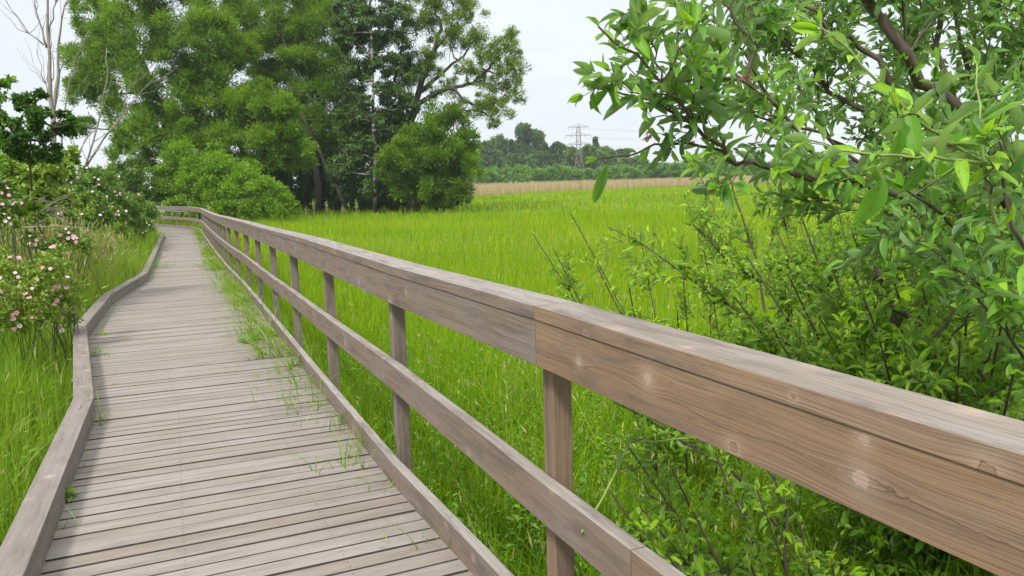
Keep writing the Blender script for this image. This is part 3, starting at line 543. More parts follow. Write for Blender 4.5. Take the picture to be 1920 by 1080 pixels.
# ------------------------------------------------------------------ trees
def poly_noise(pts, amp, sub=4):
    P = np.array(pts, float); out = []
    for i in range(len(P) - 1):
        for k in range(sub):
            t = k / sub; out.append(P[i] * (1 - t) + P[i + 1] * t + (RNG.normal(0, amp, 3) if (i or k) else 0))
    out.append(P[-1]); return out
def lobe_leaves(C, r, n, L, W, T=T_QUAD, sub=26, up=.35, flat=1.0, sr=.27, vb=.5, shell=(.55, 1.0), hang=0.0):
    """leaves of one crown lobe, gathered in smaller clumps near its surface"""
    C = np.array(C, float); r = np.array(r, float) * np.ones(3); d = unit(RNG.normal(0, 1, (sub, 3))); d[:, 2] = np.where(d[:, 2] < -.6, -d[:, 2], d[:, 2]); rr = RNG.uniform(*shell, sub)
    cc = C + d * rr[:, None] * r; idx = RNG.integers(0, sub, n); rs_ = sr * r.mean() * RNG.uniform(.55, 1.35, sub); off = RNG.normal(0, .5, (n, 3)); 
    P = cc[idx] + off * rs_[idx][:, None] * np.array([1, 1, .8 * flat]); o = unit(P - C); 
    D = unit(o * .5 + off * .5 + np.array([0, 0, up]) + RNG.normal(0, .45, (n, 3))); 
    if hang: D[:, 2] -= hang; D = unit(D)
    Nn = unit(o * .7 + np.array([0, 0, .7]) + RNG.normal(0, .55, (n, 3)))
    val = np.clip(vb + (RNG.normal(0, .16, sub))[idx] + RNG.normal(0, .13, n), 0, 1)
    return leaves(P, D, Nn, L * RNG.uniform(.7, 1.3, n), W * RNG.uniform(.7, 1.3, n), val, T)
def make_tree(name, label, cat, base, trunks, lobes, mat, bark, L, W, dens, group=None, up=.35, sub=26, T=T_QUAD, branches=4, sr=.27, vb=.5, hang=0, br=.05, shell=(.55, 1.0), trunkname='trunk'):
    """trunks: list of (points, r0, r1); lobes: list of (centre, radius)"""
    root = empty(name, base, label, cat, group); mb = MB(); allp = []
    for pts, r0, r1 in trunks:
        pp = poly_noise(pts, r0 * .25); n = len(pp); mb.tube(pp, [r0 + (r1 - r0) * (i / (n - 1)) for i in range(n)], 8); allp += pp
    allp = np.array(allp); sets = []
    for C, r in lobes:
        rm = float(np.mean(np.array(r) * np.ones(3))); C = np.array(C, float)
        d = np.linalg.norm(allp - C, axis=1) + np.where(allp[:, 2] > C[2], 3 * (allp[:, 2] - C[2]), 0); a = allp[np.argmin(d)]
        if branches:
            mid = (a + C) / 2 + np.array([0, 0, -.1 * rm]) + RNG.normal(0, .08 * rm, 3); pp = poly_noise([a, mid, C], .03 * rm, 3); mb.tube(pp, list(np.linspace(br * 1.6, br * .7, len(pp))), 5)
            for k in range(branches):
                e_ = C + unit(RNG.normal(0, 1, 3)) * rm * .9; pp = poly_noise([pp[-2] if k % 2 else C, (C + e_) / 2, e_], .04 * rm, 3); mb.tube(pp, list(np.linspace(br * .6, br * .15, len(pp))), 4); pp = [C, C]
        n = int(dens * rm * rm); sets.append(lobe_leaves(C, r, n, L, W, T, sub, up, 1, sr, vb, shell, hang))
    mb.build(trunkname, bark, root, True); leafobj('crown', sets, mat, root); return root
def lb_(px, py, Y, rp, rd=1.0, rz=1.0):     # lobe measured on the photo: centre px,py at depth Y, radius rp pixels
    r = rp * Y / FPX; return (at(px, py, Y), (r, r * rd, r * rz))
def tr_(lst, Y): return [(at(a, b, Y)) for a, b in lst]
G0 = -.7
# four big willows on the left, one dark one behind
def gb(px, Y): p = at(px, 392, Y); p[2] = G0; return p
LW = (.24, .07)
make_tree('willow_tree', "tall feathery willow at the far end of the boardwalk, right of the bare trees", 'tree', gb(350, 54),
    [([gb(350, 54), at(330, 300, 54), at(300, 200, 54), at(250, 90, 54), at(235, -20, 54)], .32, .12), ([at(330, 290, 54), at(380, 180, 54), at(390, 60, 54)], .2, .08)],
    [lb_(x, y, Yd, r) for x, y, Yd, r in ((205, 150, 55, 66), (165, 120, 56, 45), (150, 175, 55, 36), (250, 60, 54, 78), (190, 40, 56, 50), (300, 150, 53, 75), (330, 30, 54, 80), (245, 230, 54, 55), (320, 240, 53, 68), (250, 300, 53, 45), (395, 90, 52, 60), (290, -60, 54, 90), (390, 0, 55, 55), (370, 300, 52, 60), (160, 240, 55, 22))],
    M_WILLOW, M_DBARK, *LW, 2100, 'willows at the edge of the wood', vb=.6, sub=34, sr=.24)
make_tree('willow_tree', 'broad willow with rounded leaning lobes, behind the bright green bush', 'tree', gb(500, 55),
    [([gb(500, 55), at(470, 320, 55), at(430, 220, 55), at(400, 100, 55)], .3, .12), ([at(470, 320, 55), at(520, 250, 55)], .18, .1)],
    [lb_(x, y, Yd, r) for x, y, Yd, r in ((430, 150, 53, 62), (445, 100, 53, 40), (400, 220, 52, 70), (480, 235, 51, 60), (525, 215, 50.5, 40), (500, 185, 51, 33), (545, 265, 50.5, 42), (430, 290, 51, 60), (500, 300, 51, 52), (350, 250, 53, 50), (560, 300, 52, 30), (380, 150, 54, 50), (350, 330, 52, 40))],
    M_WILLOW, M_DBARK, *LW, 2300, 'willows at the edge of the wood', vb=.68, sub=34, sr=.24)
make_tree('willow_tree', 'high dark willow in the middle of the wood, left of the white birch trunk', 'tree', gb(600, 61),
    [([gb(600, 61), at(590, 300, 61), at(600, 200, 61), at(560, 60, 61)], .3, .1), ([at(650, 390, 58), at(610, 310, 58), at(560, 200, 58)], .16, .08), ([at(545, 120, 60), at(520, 40, 60), at(505, -30, 60)], .14, .05)],
    [lb_(x, y, Yd, r) for x, y, Yd, r in ((500, 50, 62, 62), (560, 30, 62, 58), (540, 110, 61, 65), (600, 70, 62, 62), (580, 150, 61, 65), (520, 170, 62, 55), (620, 210, 61, 60), (570, 250, 62, 50), (630, 130, 62, 50), (610, 300, 62, 45), (640, 20, 63, 48), (460, 110, 63, 45), (450, 40, 64, 40))],
    M_WILLOW, M_DBARK, *LW, 2000, 'willows at the edge of the wood', vb=.6, sub=30)
# open crown willow on the right of the wood
bp = gb(775, 58)
opn = [([bp, at(765, 300, 58), at(768, 230, 58), at(790, 150, 58), at(815, 95, 58), at(825, 40, 58), at(810, -30, 58)], .34, .08),
       ([at(768, 215, 58), at(805, 180, 58), at(850, 165, 57.5), at(885, 155, 57.5), at(915, 130, 57), at(945, 95, 57)], .2, .04),
       ([at(780, 180, 58), at(830, 135, 58), at(870, 105, 58), at(900, 60, 58)], .15, .03), ([at(850, 165, 57.5), at(870, 190, 57), at(905, 205, 57), at(940, 185, 57), at(960, 160, 57)], .12, .03),
       ([at(885, 205, 57), at(915, 215, 57), at(935, 235, 57)], .08, .02), ([at(815, 95, 58), at(845, 60, 58), at(850, 10, 58)], .1, .03), ([at(768, 215, 58), at(740, 150, 58.5), at(755, 80, 59), at(760, 0, 59)], .14, .03), ([at(905, 130, 57), at(935, 140, 57), at(965, 130, 57)], .07, .02)]
make_tree('open_crowned_willow', "airy willow with visible dark limbs spreading over the meadow at the wood's right end", 'tree', bp, opn,
    [lb_(x, y, Yd, r) for x, y, Yd, r in ((820, 30, 58, 46), (870, 30, 58, 40), (780, 60, 59, 45), (845, 90, 58, 36), (885, 80, 57.5, 30), (920, 115, 57, 42), (955, 90, 57, 26), (965, 130, 57, 30), (940, 160, 57, 36), (900, 150, 57.5, 26), (905, 205, 57, 30), (935, 205, 57, 30), (960, 180, 57, 24), (800, 120, 58, 38), (830, 170, 58, 30), (860, 205, 57.5, 28), (770, 150, 59, 38), (925, 235, 57, 15), (845, -20, 58, 50), (790, -10, 59, 45), (960, 65, 57, 16), (870, 130, 57.5, 20))],
    M_OPENW, M_DBARK, .20, .055, 1350, None, sub=22, branches=7, sr=.24, br=.045, vb=.6, shell=(.25, 1.0))
# birch
bb = gb(700, 55)
make_tree('birch_tree', 'dark leaved birch whose mottled white trunk shows through its hanging foliage', 'tree', bb,
    [([bb, at(703, 300, 55), at(700, 200, 55), at(697, 100, 55), at(692, -60, 55)], .125, .07)],
    [lb_(x, y, Yd, r) for x, y, Yd, r in ((655, 20, 56.5, 32), (700, -10, 57, 40), (735, 30, 56.5, 32), (670, 80, 57, 36), (730, 90, 56.8, 36), (755, 130, 57, 32), (660, 150, 57, 36), (742, 180, 56.8, 36), (662, 220, 57, 36), (745, 240, 57, 38), (665, 290, 57, 34), (745, 300, 57.2, 36), (700, 130, 57.6, 30), (700, 250, 57.6, 34), (700, 340, 58, 34), (650, 350, 58.5, 34), (700, 60, 57.8, 34), (690, 30, 54.3, 20), (705, 120, 54.4, 15), (712, 165, 54.3, 13), (685, 190, 54.3, 14), (713, 230, 54.3, 12), (690, 265, 54.3, 13), (712, 320, 54.3, 16), (690, 350, 54.3, 16), (640, 320, 56, 28), (640, 60, 56, 26), (765, 200, 56.5, 24))],
    M_BIRCHL, M_BIRCH, .17, .10, 2200, None, up=-.6, hang=.6, vb=.4, br=.03)
make_tree('willow_shrub', 'rounded mid green willow shrub at the meadow edge beneath the open crowned willow', 'shrub', gb(820, 53),
    [([gb(820, 53), at(800, 320, 53), at(840, 260, 53)], .1, .04), ([gb(790, 53), at(770, 350, 52), at(740, 330, 51.5)], .08, .03), ([gb(830, 53), at(860, 300, 53)], .08, .03)],
    [lb_(x, y, Yd, r) for x, y, Yd, r in ((830, 245, 53, 42), (800, 290, 52.5, 45), (850, 280, 52, 42), (865, 330, 52, 32), (815, 345, 52.5, 40), (770, 310, 52, 34), (745, 290, 51.5, 26), (870, 300, 52, 26), (780, 360, 53, 26), (850, 365, 52, 22), (735, 335, 52, 22), (800, 376, 52.5, 18), (835, 374, 52.5, 18), (872, 365, 52, 16), (755, 360, 52.5, 24), (725, 310, 52.5, 22), (880, 270, 52, 18), (850, 225, 53, 24), (770, 270, 53, 28), (820, 315, 52, 36))],
    M_WILLOW, M_DBARK, .22, .07, 2300, None, vb=.5, sub=18, sr=.33, branches=4, shell=(.45, 1.15), br=.03, trunkname='stems')
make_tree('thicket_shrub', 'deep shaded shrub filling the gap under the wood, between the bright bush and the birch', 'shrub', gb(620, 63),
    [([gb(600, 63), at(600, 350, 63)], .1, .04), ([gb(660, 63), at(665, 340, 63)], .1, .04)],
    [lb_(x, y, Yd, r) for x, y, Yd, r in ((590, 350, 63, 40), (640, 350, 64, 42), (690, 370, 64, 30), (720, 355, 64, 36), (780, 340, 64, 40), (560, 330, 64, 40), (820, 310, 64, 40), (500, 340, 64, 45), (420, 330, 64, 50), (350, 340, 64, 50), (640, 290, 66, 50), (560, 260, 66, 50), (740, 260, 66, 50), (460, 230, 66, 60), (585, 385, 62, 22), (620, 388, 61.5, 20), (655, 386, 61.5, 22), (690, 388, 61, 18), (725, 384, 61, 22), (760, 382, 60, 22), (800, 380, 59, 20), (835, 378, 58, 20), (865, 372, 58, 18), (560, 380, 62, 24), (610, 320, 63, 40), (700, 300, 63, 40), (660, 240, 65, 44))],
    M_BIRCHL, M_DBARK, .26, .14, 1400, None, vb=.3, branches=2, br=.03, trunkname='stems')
# bright bush beside the bend
make_tree('bright_green_bush', 'bright fresh green rounded bush just beyond the far bend of the railing', 'bush', gb(440, 47),
    [([gb(440, 47), at(430, 350, 47), at(400, 300, 47)], .07, .03), ([gb(480, 47), at(500, 370, 46.5)], .05, .02), ([gb(390, 47), at(370, 330, 47)], .06, .02)],
    [lb_(x, y, Yd, r) for x, y, Yd, r in ((340, 300, 48, 34), (370, 335, 47, 38), (420, 325, 47, 36), (460, 345, 46.5, 36), (400, 370, 46, 34), (450, 382, 45.5, 28), (500, 365, 46, 33), (530, 385, 45.8, 24), (500, 392, 45.5, 20), (548, 393, 45.8, 14), (420, 395, 45.5, 20), (350, 370, 47, 30), (310, 340, 48.5, 30), (315, 375, 49, 26), (470, 320, 48, 20), (400, 290, 48, 20), (330, 395, 47, 22), (370, 400, 46, 22), (470, 398, 45.2, 18), (525, 398, 45.2, 14), (440, 355, 46, 30), (390, 345, 46.5, 34))],
    M_BUSH, M_BARK, .13, .085, 3000, None, vb=.62, sub=30, branches=3, br=.02, sr=.3, trunkname='stems')
# mixed shrubs behind the roses
make_tree('elder_shrub', 'dark green shrub behind the roses, left of the far railing', 'shrub', gb(255, 47),
    [([gb(255, 47), at(250, 330, 47)], .06, .03)], [lb_(x, y, Yd, r) for x, y, Yd, r in ((245, 350, 47, 28), (275, 345, 48, 30), (220, 335, 47, 24), (285, 375, 48, 22), (190, 335, 46, 20))],
    M_BIRCHL, M_BARK, .16, .1, 2300, None, vb=.75, branches=2, br=.02, trunkname='stems')
# bare trees
def bare(label, base, limbs, twn=5, tl=1.6):
    root = empty('bare_tree', base, label, 'tree', 'bare pale trees by the roses'); mb = MB(); tw = MB()
    for pts, r0, r1 in limbs:
        pp = poly_noise(pts, .03, 3); n = len(pp); mb.tube(pp, list(np.linspace(r0 * .85, r1 * .6, n)), 7)
        for k in range(twn):
            i = RNG.integers(n // 3, n - 1); a = pp[i]; d = unit((pp[i + 1] - pp[i]) * 1.0); d = unit(d + RNG.normal(0, .38, 3) * np.array([1, .5, .5])); l = tl * RNG.uniform(.5, 1.2)
            q = poly_noise([a, a + d * l * .5, a + d * l + np.array([0, 0, .15 * l])], .03, 2); tw.tube(q, list(np.linspace(r1 * .5 + .006, .005, len(q))), 4)
    mb.build('trunk', M_BARE, root, True); tw.build('twigs', M_BARE, root, True)
Yb = 31
b0 = at(110, 400, Yb); b0[2] = -.4
bare("tall bare pale tree with upright forked limbs reaching highest at left", b0,
    [([b0, at(107, 320, Yb), at(98, 215, Yb), at(92, 130, Yb), at(90, 60, Yb), at(90, -40, Yb)], .15, .05), ([at(101, 240, Yb), at(106, 140, Yb), at(112, 60, Yb), at(132, -10, Yb)], .09, .03),
     ([at(88, 90, Yb), at(75, 40, Yb), at(58, -20, Yb)], .05, .02), ([at(82, 84, Yb), at(45, 50, Yb), at(10, 0, Yb)], .035, .015), ([at(90, 60, Yb), at(103, 20, Yb), at(112, -30, Yb)], .04, .02), ([at(115, 330, Yb), at(118, 220, Yb), at(135, 130, Yb), at(165, 60, Yb)], .05, .012), ([at(97, 200, Yb), at(78, 140, Yb), at(70, 90, Yb)], .025, .01)])
b1 = at(160, 400, Yb + 1); b1[2] = -.4
bare('leaning bare pale tree fanning thin limbs up right before the first willow', b1,
    [([b1, at(155, 330, Yb + 1), at(185, 235, Yb + 1), at(200, 150, Yb + 1), at(200, 90, Yb + 1)], .06, .02), ([at(155, 325, Yb + 1), at(195, 260, Yb + 1), at(232, 205, Yb + 1), at(245, 150, Yb + 1)], .05, .012),
     ([at(195, 260, Yb + 1), at(235, 215, Yb + 1), at(270, 165, Yb + 1), at(285, 150, Yb + 1)], .035, .01), ([at(150, 340, Yb + 1), at(145, 290, Yb + 1), at(130, 260, Yb + 1), at(128, 200, Yb + 1)], .04, .012), ([at(185, 235, Yb + 1), at(160, 260, Yb + 1), at(140, 310, Yb + 1)], .03, .02)], 5, 1.3)
# dark hazel sapling at far left
Yh = 11.5
hb = at(60, 430, Yh); hb[2] = -.3
hl = lambda x, y, r: lb_(x, y, Yh + RNG.uniform(-.5, .5), r)
def sapling(label, base, limbs, lobes, mat, L, W, dens, group=None, name='hazel_sapling', vb=.4, T=T_FOLD, sub=9, sr=.35):
    return make_tree(name, label, 'sapling', base, limbs, lobes, mat, M_DBARK, L, W, dens, group, up=0, sub=sub, T=T, branches=3, br=.012, vb=vb, sr=sr, shell=(.3, 1))
sapling('dark leaved hazel sapling standing in front of the tall bare tree', hb,
    [([hb, at(55, 300, Yh), at(60, 250, Yh), at(66, 190, Yh)], .017, .008), ([at(55, 300, Yh), at(20, 240, Yh)], .02, .008), ([at(55, 300, Yh), at(100, 240, Yh)], .02, .008)],
    [hl(50, 195, 18), hl(75, 180, 10), hl(35, 190, 9), hl(62, 215, 14), hl(10, 228, 15), hl(30, 238, 15), hl(85, 212, 10), hl(70, 245, 18), hl(10, 262, 18), hl(40, 270, 20), hl(85, 262, 16), hl(115, 248, 20), hl(135, 232, 10), hl(120, 215, 10), hl(20, 285, 18), hl(60, 295, 20), hl(100, 290, 18)],
    M_DARKL, .055, .038, 24000)
hb2 = at(-30, 430, Yh - 1); hb2[2] = -.3
sapling('small green sapling whose leafy twig ends poke in from the left edge', hb2,
    [([hb2, at(-30, 250, Yh - 1), at(-20, 170, Yh - 1)], .03, .01)],
    [lb_(x, y, Yh - 1, r) for x, y, r in ((6, 160, 9), (18, 153, 7), (4, 182, 7), (-25, 165, 20), (-40, 200, 30), (-30, 250, 30), (-35, 300, 35))], M_DARKL, .07, .045, 11000, vb=.7)
hb3 = at(75, 430, 14); hb3[2] = -.3
sapling('leafy mid green shrub under the hazel sapling, behind the pink roses', hb3, [([hb3, at(75, 330, 14)], .014, .008)],
    [lb_(x, y, Yd, r) for x, y, Yd, r in ((10, 320, 13, 25), (45, 310, 14, 30), (85, 320, 14, 30), (60, 345, 13, 30), (115, 325, 15, 24), (100, 350, 14, 20), (20, 350, 13, 24), (130, 300, 16, 18), (50, 375, 12, 26), (85, 385, 11.5, 24), (20, 385, 12, 24), (120, 375, 13, 18), (65, 405, 10.8, 18), (100, 335, 12, 16))],
    M_ROSEL, .08, .05, 12000, None, 'leafy_shrub', .8, sub=16)
# ------------------------------------------------------------------ wild roses
def blossom_mesh(open_=1.0, seed=0):
    V = []; F = []; vals = []; U = []
    rg = np.random.default_rng(seed); c = rg.uniform(.1, .95)
    for k in range(5):
        a = k * 2 * math.pi / 5 + rg.normal(0, .08); X = np.array([math.cos(a), math.sin(a), 0]); Yv = np.array([-math.sin(a), math.cos(a), 0]); b = len(V)
        for t, w_, z in ((.08, .12, 0), (.5, .42, .10 * open_), (.85, .55, .22 * open_), (1.02, .25, .25 * open_)):
            for s_ in (-1, 1): V.append(X * t + Yv * w_ * s_ + np.array([0, 0, z]))
        for j in range(3): F.append((b + 2 * j, b + 2 * j + 1, b + 2 * j + 3, b + 2 * j + 2)); vals.append(np.clip(c + rg.normal(0, .12) - .12 * (j - 1), 0, 1))
    return np.array(V), np.array(F), np.array(vals)
BL = []
for k in range(5):
    V, F, A = blossom_mesh(.6 + .3 * k / 2, k); o = npmesh('blossom', V * .024, F, A, M_PETAL, None, True)
    mb = MB(); 
    me = o.data; BL.append(me); bpy.data.objects.remove(o)
ST = MB()
for k in range(9): ST.tube([(0, 0, .001), (.007 * math.cos(k * .7), .007 * math.sin(k * .7), .008)], [.0012, .0016], 4)
sto = ST.build('stamens', M_STAMEN); STM = sto.data; bpy.data.objects.remove(sto)
M_RSTEM = plain('rose_stem_skin', (.07, .085, .03), .7)
def rose(label, base, lobes, nbl, L, W, dens, vb=.5, bs=1.0, stems=9, facing=(.25, -.8, .5), sub=22):
    root = empty('wild_rose_bush', base, label, 'rose bush', 'flowering wild rose bushes on the left bank'); dens = dens * 1.55; mb = MB(); sets = []; base = np.array(base, float)
    for C, r in lobes:
        rm = float(np.mean(r)); sets.append(lobe_leaves(C, r, int(dens * rm * rm), L, W, T_FOLD, sub, .1, 1, .3, vb, (.4, 1)))
        for k in range(stems):
            e_ = C + unit(RNG.normal(0, 1, 3)) * r; b_ = np.array([base[0] * .4 + C[0] * .6 + RNG.normal(0, .2), base[1] * .4 + C[1] * .6 + RNG.normal(0, .2), base[2]]); md = (b_ + e_) / 2 + np.array([0, 0, .35 * abs(e_[2] - b_[2]) + .1])
            t = np.linspace(0, 1, 8)[:, None]; q = (1 - t) ** 2 * b_ + 2 * t * (1 - t) * md + t * t * e_; mb.tube(list(q), list(np.linspace(.005, .002, 8)), 4)
    mb.build('stems', M_RSTEM, root, True); leafobj('foliage', sets, M_ROSEL, root)
    w8 = np.array([np.mean(r) ** 1.5 for _, r in lobes]); w8 /= w8.sum()
    for k in range(nbl):
        C, r = lobes[RNG.choice(len(lobes), p=w8)]; d = unit(np.array(facing) + RNG.normal(0, .6, 3)); p = C + d * np.array(r) * RNG.uniform(.93, 1.08)
        o = bpy.data.objects.new('blossom', BL[k % 5]); link(o); f = Vector(unit(d + np.array([.1, -.4, .3]) + RNG.normal(0, .35, 3))); o.rotation_mode = 'XYZ'
        sc = bs * RNG.uniform(.75, 1.2); mw = Matrix.Translation(Vector(p)) @ f.to_track_quat('Z', 'Y').to_matrix().to_4x4() @ Matrix.Rotation(RNG.uniform(0, 6), 4, 'Z') @ Matrix.Scale(sc, 4)
        o.parent = root; o.matrix_parent_inverse = Matrix.Translation(-root.location); o.matrix_basis = mw
        if bs <= 1.0 and base[1] < 10:
            s2 = bpy.data.objects.new('stamens', STM); link(s2); s2.parent = o
    return root
def bpt(px, Y, z=-.35): p = at(px, 400, Y); p[2] = z; return p
rose("large wild rose bush with pink blossoms, touching the kerb near the far bend", bpt(235, 25), [lb_(x, y, Yd, r, 1.2) for x, y, Yd, r in ((150, 355, 22, 24), (185, 350, 23, 28), (130, 385, 20, 22), (175, 385, 20, 28), (215, 375, 24, 28), (245, 385, 27, 26), (268, 400, 30, 22), (215, 405, 22, 24), (250, 420, 26, 22), (275, 425, 29, 16), (190, 415, 20, 20), (228, 440, 24, 14), (150, 420, 19, 22), (120, 410, 18, 20), (240, 395, 25, 24), (262, 445, 26, 12), (205, 345, 25, 22), (165, 330, 24, 18), (285, 400, 33, 16))], 96, .065, .042, 5200, .42, 1.35, 4)
rose('wild rose bush full of pink blossoms at the left edge, beneath the hazel sapling', bpt(-5, 10, -.1), [lb_(x, y, Yd, r, 1.2) for x, y, Yd, r in ((-10, 345, 10, 28), (12, 365, 10, 26), (-15, 395, 9.6, 34), (25, 395, 9.8, 20), (5, 420, 9.5, 22), (32, 375, 10.4, 13))], 60, .042, .027, 9500, .5, .9, 6)
rose('low wild rose bush with pale pink blossoms hanging over the kerb joint', bpt(70, 7.9, -.3), [lb_(x, y, Yd, r, 1.1) for x, y, Yd, r in ((30, 530, 7.6, 48), (85, 520, 7.8, 44), (125, 545, 8.0, 32), (60, 565, 7.5, 34), (140, 575, 8.1, 16), (110, 490, 8.3, 30), (0, 500, 7.8, 36), (-20, 560, 7.2, 36), (115, 575, 7.9, 22), (40, 600, 7.4, 36), (90, 600, 7.7, 30), (0, 610, 7.2, 36), (130, 605, 8.1, 20))], 70, .034, .021, 9500, .85, .8, 3)
rose('sparse wild rose sprawling through seed heads in the middle of the left bank', bpt(140, 12, -.2), [lb_(x, y, Yd, r, 1.1) for x, y, Yd, r in ((130, 452, 11, 24), (160, 462, 11, 18), (95, 470, 10.5, 22), (60, 455, 11, 20))], 20, .042, .027, 7000, .55, .95, 5)
# dead twigs on the bank
def deadtwigs(label, base, n, spread, l):
    root = empty('dead_branch', base, label, 'dead branch'); mb = MB(); base = np.array(base, float)
    for k in range(n):
        a = base + RNG.normal(0, spread, 3) * np.array([1, 1, .5]); d = unit(RNG.normal(0, 1, 3) * np.array([1, .6, .4])); q = poly_noise([a - d * l / 2, a, a + d * l / 2], .02, 2); mb.tube(q, list(np.linspace(.008, .003, len(q))), 4)
    mb.build('twigs', M_DEAD, root, True)
deadtwigs('tangle of dead grey twigs beside the pink roses at left', at(62, 388, 11), 34, .22, .55)
r_ = empty('dead_branch', at(105, 427, 9.5), 'single long pale dead branch lying level across the bank grass', 'dead branch'); mb = MB()
q = poly_noise([at(45, 427, 9.5), at(105, 424, 9.5), at(167, 428, 9.5)], .008, 4); mb.tube(q, list(np.linspace(.012, .005, len(q))), 5)
for k in range(7):
    a = q[RNG.integers(1, len(q) - 1)]; mb.tube([a, a + np.array([RNG.uniform(-.2, .2), RNG.normal(0, .1), RNG.uniform(.05, .2)])], [.005, .002], 4)
mb.build('stick', M_DEAD, r_, True)
# ------------------------------------------------------------------ weeds on the deck
def deckz(x, y): return dz(y) + 0 * x
def tuft(label, x, y, n, h, w_, lean=.7, herb=0, spread=.05, grp='weeds growing through the boardwalk', zoff=0, hl_=.05, val=.5, azm=None):
    s_ = []
    X = RNG.normal(x, spread, n); Y = RNG.normal(y, spread * 1.3, n); P = np.stack([X, Y, dz(Y) - .03 + zoff], 1); az = RNG.uniform(0, 6.28, n) if azm is None else RNG.normal(azm, .8, n)
    s_.append(blades(P, h * RNG.uniform(.4, 1.3, n), w_ * RNG.uniform(.6, 1.3, n), np.abs(RNG.normal(lean, .3, n)), az, np.clip(RNG.normal(val, .2, n), 0, 1), 5))
    if not herb: return tag(leafobj('grass_tuft', s_, M_BANK), label, 'weed', grp)
    root = empty('leafy_weed', (x, y, float(dz(y)) + zoff), label, 'weed', grp); leafobj('grass_blades', s_, M_BANK, root)
    if herb:
        X = RNG.normal(x, spread, herb); Y = RNG.normal(y, spread, herb); leafobj('leaves', herbs(X, Y, h * .55, hl_, deckz, 7, .6, vm_=.8), M_HERB, root)
def dk(px, py, h=0):
    Y = 5.
    for _ in range(40):
        d = Fv + Rv * (px - 960) / FPX - Uv * (py - 540) / FPX; d = d / d[1]; y2 = (dz(Y) + h - CAM[2]) / d[2]; Y = .5 * Y + .5 * y2
    return d[0] * Y, Y
for lab, px, py, n, h, sp, hb_ in (('tall grass tuft by the kerb joint on the left of the deck', 186, 795, 16, .26, .035, 0), ('small bright weed at the foot of the nearest kerb', 128, 935, 6, .10, .02, 3), ('thin grass blades below the small weed at the nearest kerb', 118, 990, 5, .14, .02, 0),
    ('small weed sprouts by the left kerb, upper of two', 195, 625, 5, .12, .04, 2), ('small weed sprouts by the left kerb, lower of two', 185, 665, 6, .12, .04, 2),
    ('leafy yellow green weed halfway along the deck, next to the toe board', 470, 640, 14, .12, .07, 12), ('second leafy weed just right of the yellow green one', 505, 632, 16, .15, .07, 7), ('sprawling bent grass on the planks in front of the second railing post', 640, 880, 20, .26, .07, 0), ('upright grass clump against the toe board beneath the second railing post', 640, 800, 26, .28, .06, 0),
    ('spreading grass tuft beside the toe board, third railing bay', 615, 735, 26, .24, .10, 0), ('small tuft at the toe board just before the second post', 735, 905, 18, .22, .05, 0), ('ragged tuft beside the toe board under the middle rail', 672, 845, 26, .24, .06, 0), ('green blades bending out of the plank gaps near the toe board', 545, 690, 30, .2, .10, 2),
    ('few thin stalks on the planks near the bottom edge', 800, 1010, 11, .20, .07, 0), ('lone thin grass sprig between planks near the toe board', 722, 1020, 5, .10, .02, 0), ('wispy sprigs beside the toe board in the middle distance', 560, 715, 24, .18, .11, 0), ('low bent blades on open planks left of the sprawling grass', 565, 800, 6, .14, .05, 0), ('flat blades between the planks beneath the grass clump', 700, 905, 8, .14, .05, 0), ('wispy grass row close to the toe board below the leafy weeds', 595, 760, 24, .22, .10, 0)):
    x, y = dk(px, py); tuft(lab, x, y, n, h, .006 if y < 6 else .008, .8, hb_, sp, zoff=0)
def spill(label, s0, s1, n, inward, h, w_):
    ss = RNG.uniform(s0, s1, n); cl = RNG.uniform(s0, s1, 9); ss = np.where(RNG.random(n) < .6, np.clip(cl[RNG.integers(0, 9, n)] + RNG.normal(0, .13, n), s0, s1), ss); of = RNG.choice([-.10, .12], n, p=[.68, .32]) + RNG.normal(0, .05, n); of = np.where(of < 0, of - np.abs(RNG.normal(0, .13, n)), of); of = np.where(np.abs(of - .025) < .035, -.06, of); pq = [rail_at(x) for x in ss]
    P = np.array([[p[0] + nn[0] * o, p[1] + nn[1] * o, float(dz(p[1])) - .04 - (.25 if o > 0 else 0)] for (p, q, nn), o in zip(pq, of)]); nn = pq[0][2]; az = math.atan2(-nn[1], -nn[0]) + RNG.normal(0, .9, n)
    hh = h * RNG.uniform(.45, 1.25, n) + np.where(of > 0, .25, 0); le = np.clip(RNG.normal(inward, .35, n), .05, 1.6)
    k = n // 9; X, Y = P[:k, 0] - .1, P[:k, 1]
    tag(leafobj('grass_tuft', [blades(P, hh, w_ * RNG.uniform(.6, 1.3, n), le, az, np.clip(RNG.normal(.55, .22, n), 0, 1), 5)] + seedstalks(X, Y, h * 1.3, .06, .010, .6, lambda x, y: dz(y) - .02), M_BANK), label, 'weed', 'grass spilling over the right edge of the deck')
sY = lambda Y: float(np.interp(Y, RAIL[:, 1], RS))
spill('grass spilling over the toe board, nearest and thinnest patch', sY(5.2), sY(7.4), 150, .8, .24, .008)
spill('dense long grass spilling over the toe board, second patch from the front', sY(7.2), sY(10.5), 480, 1.15, .34, .010)
spill('dense long grass spilling over the toe board, third patch', sY(10.3), sY(14.5), 560, 1.1, .34, .012)
spill('dense long grass spilling over the toe board, fourth patch', sY(14.3), sY(20), 560, .8, .32, .014)
spill('sparser grass fringe at the toe board, farthest patch', sY(20), sY(37), 800, .6, .28, .018)
x, y = dk(282, 500); tuft('grass fringe creeping over the left kerb where the deck narrows', kerbx(y) + .1, y, 60, .25, .008, .7, 0, .18, zoff=0)
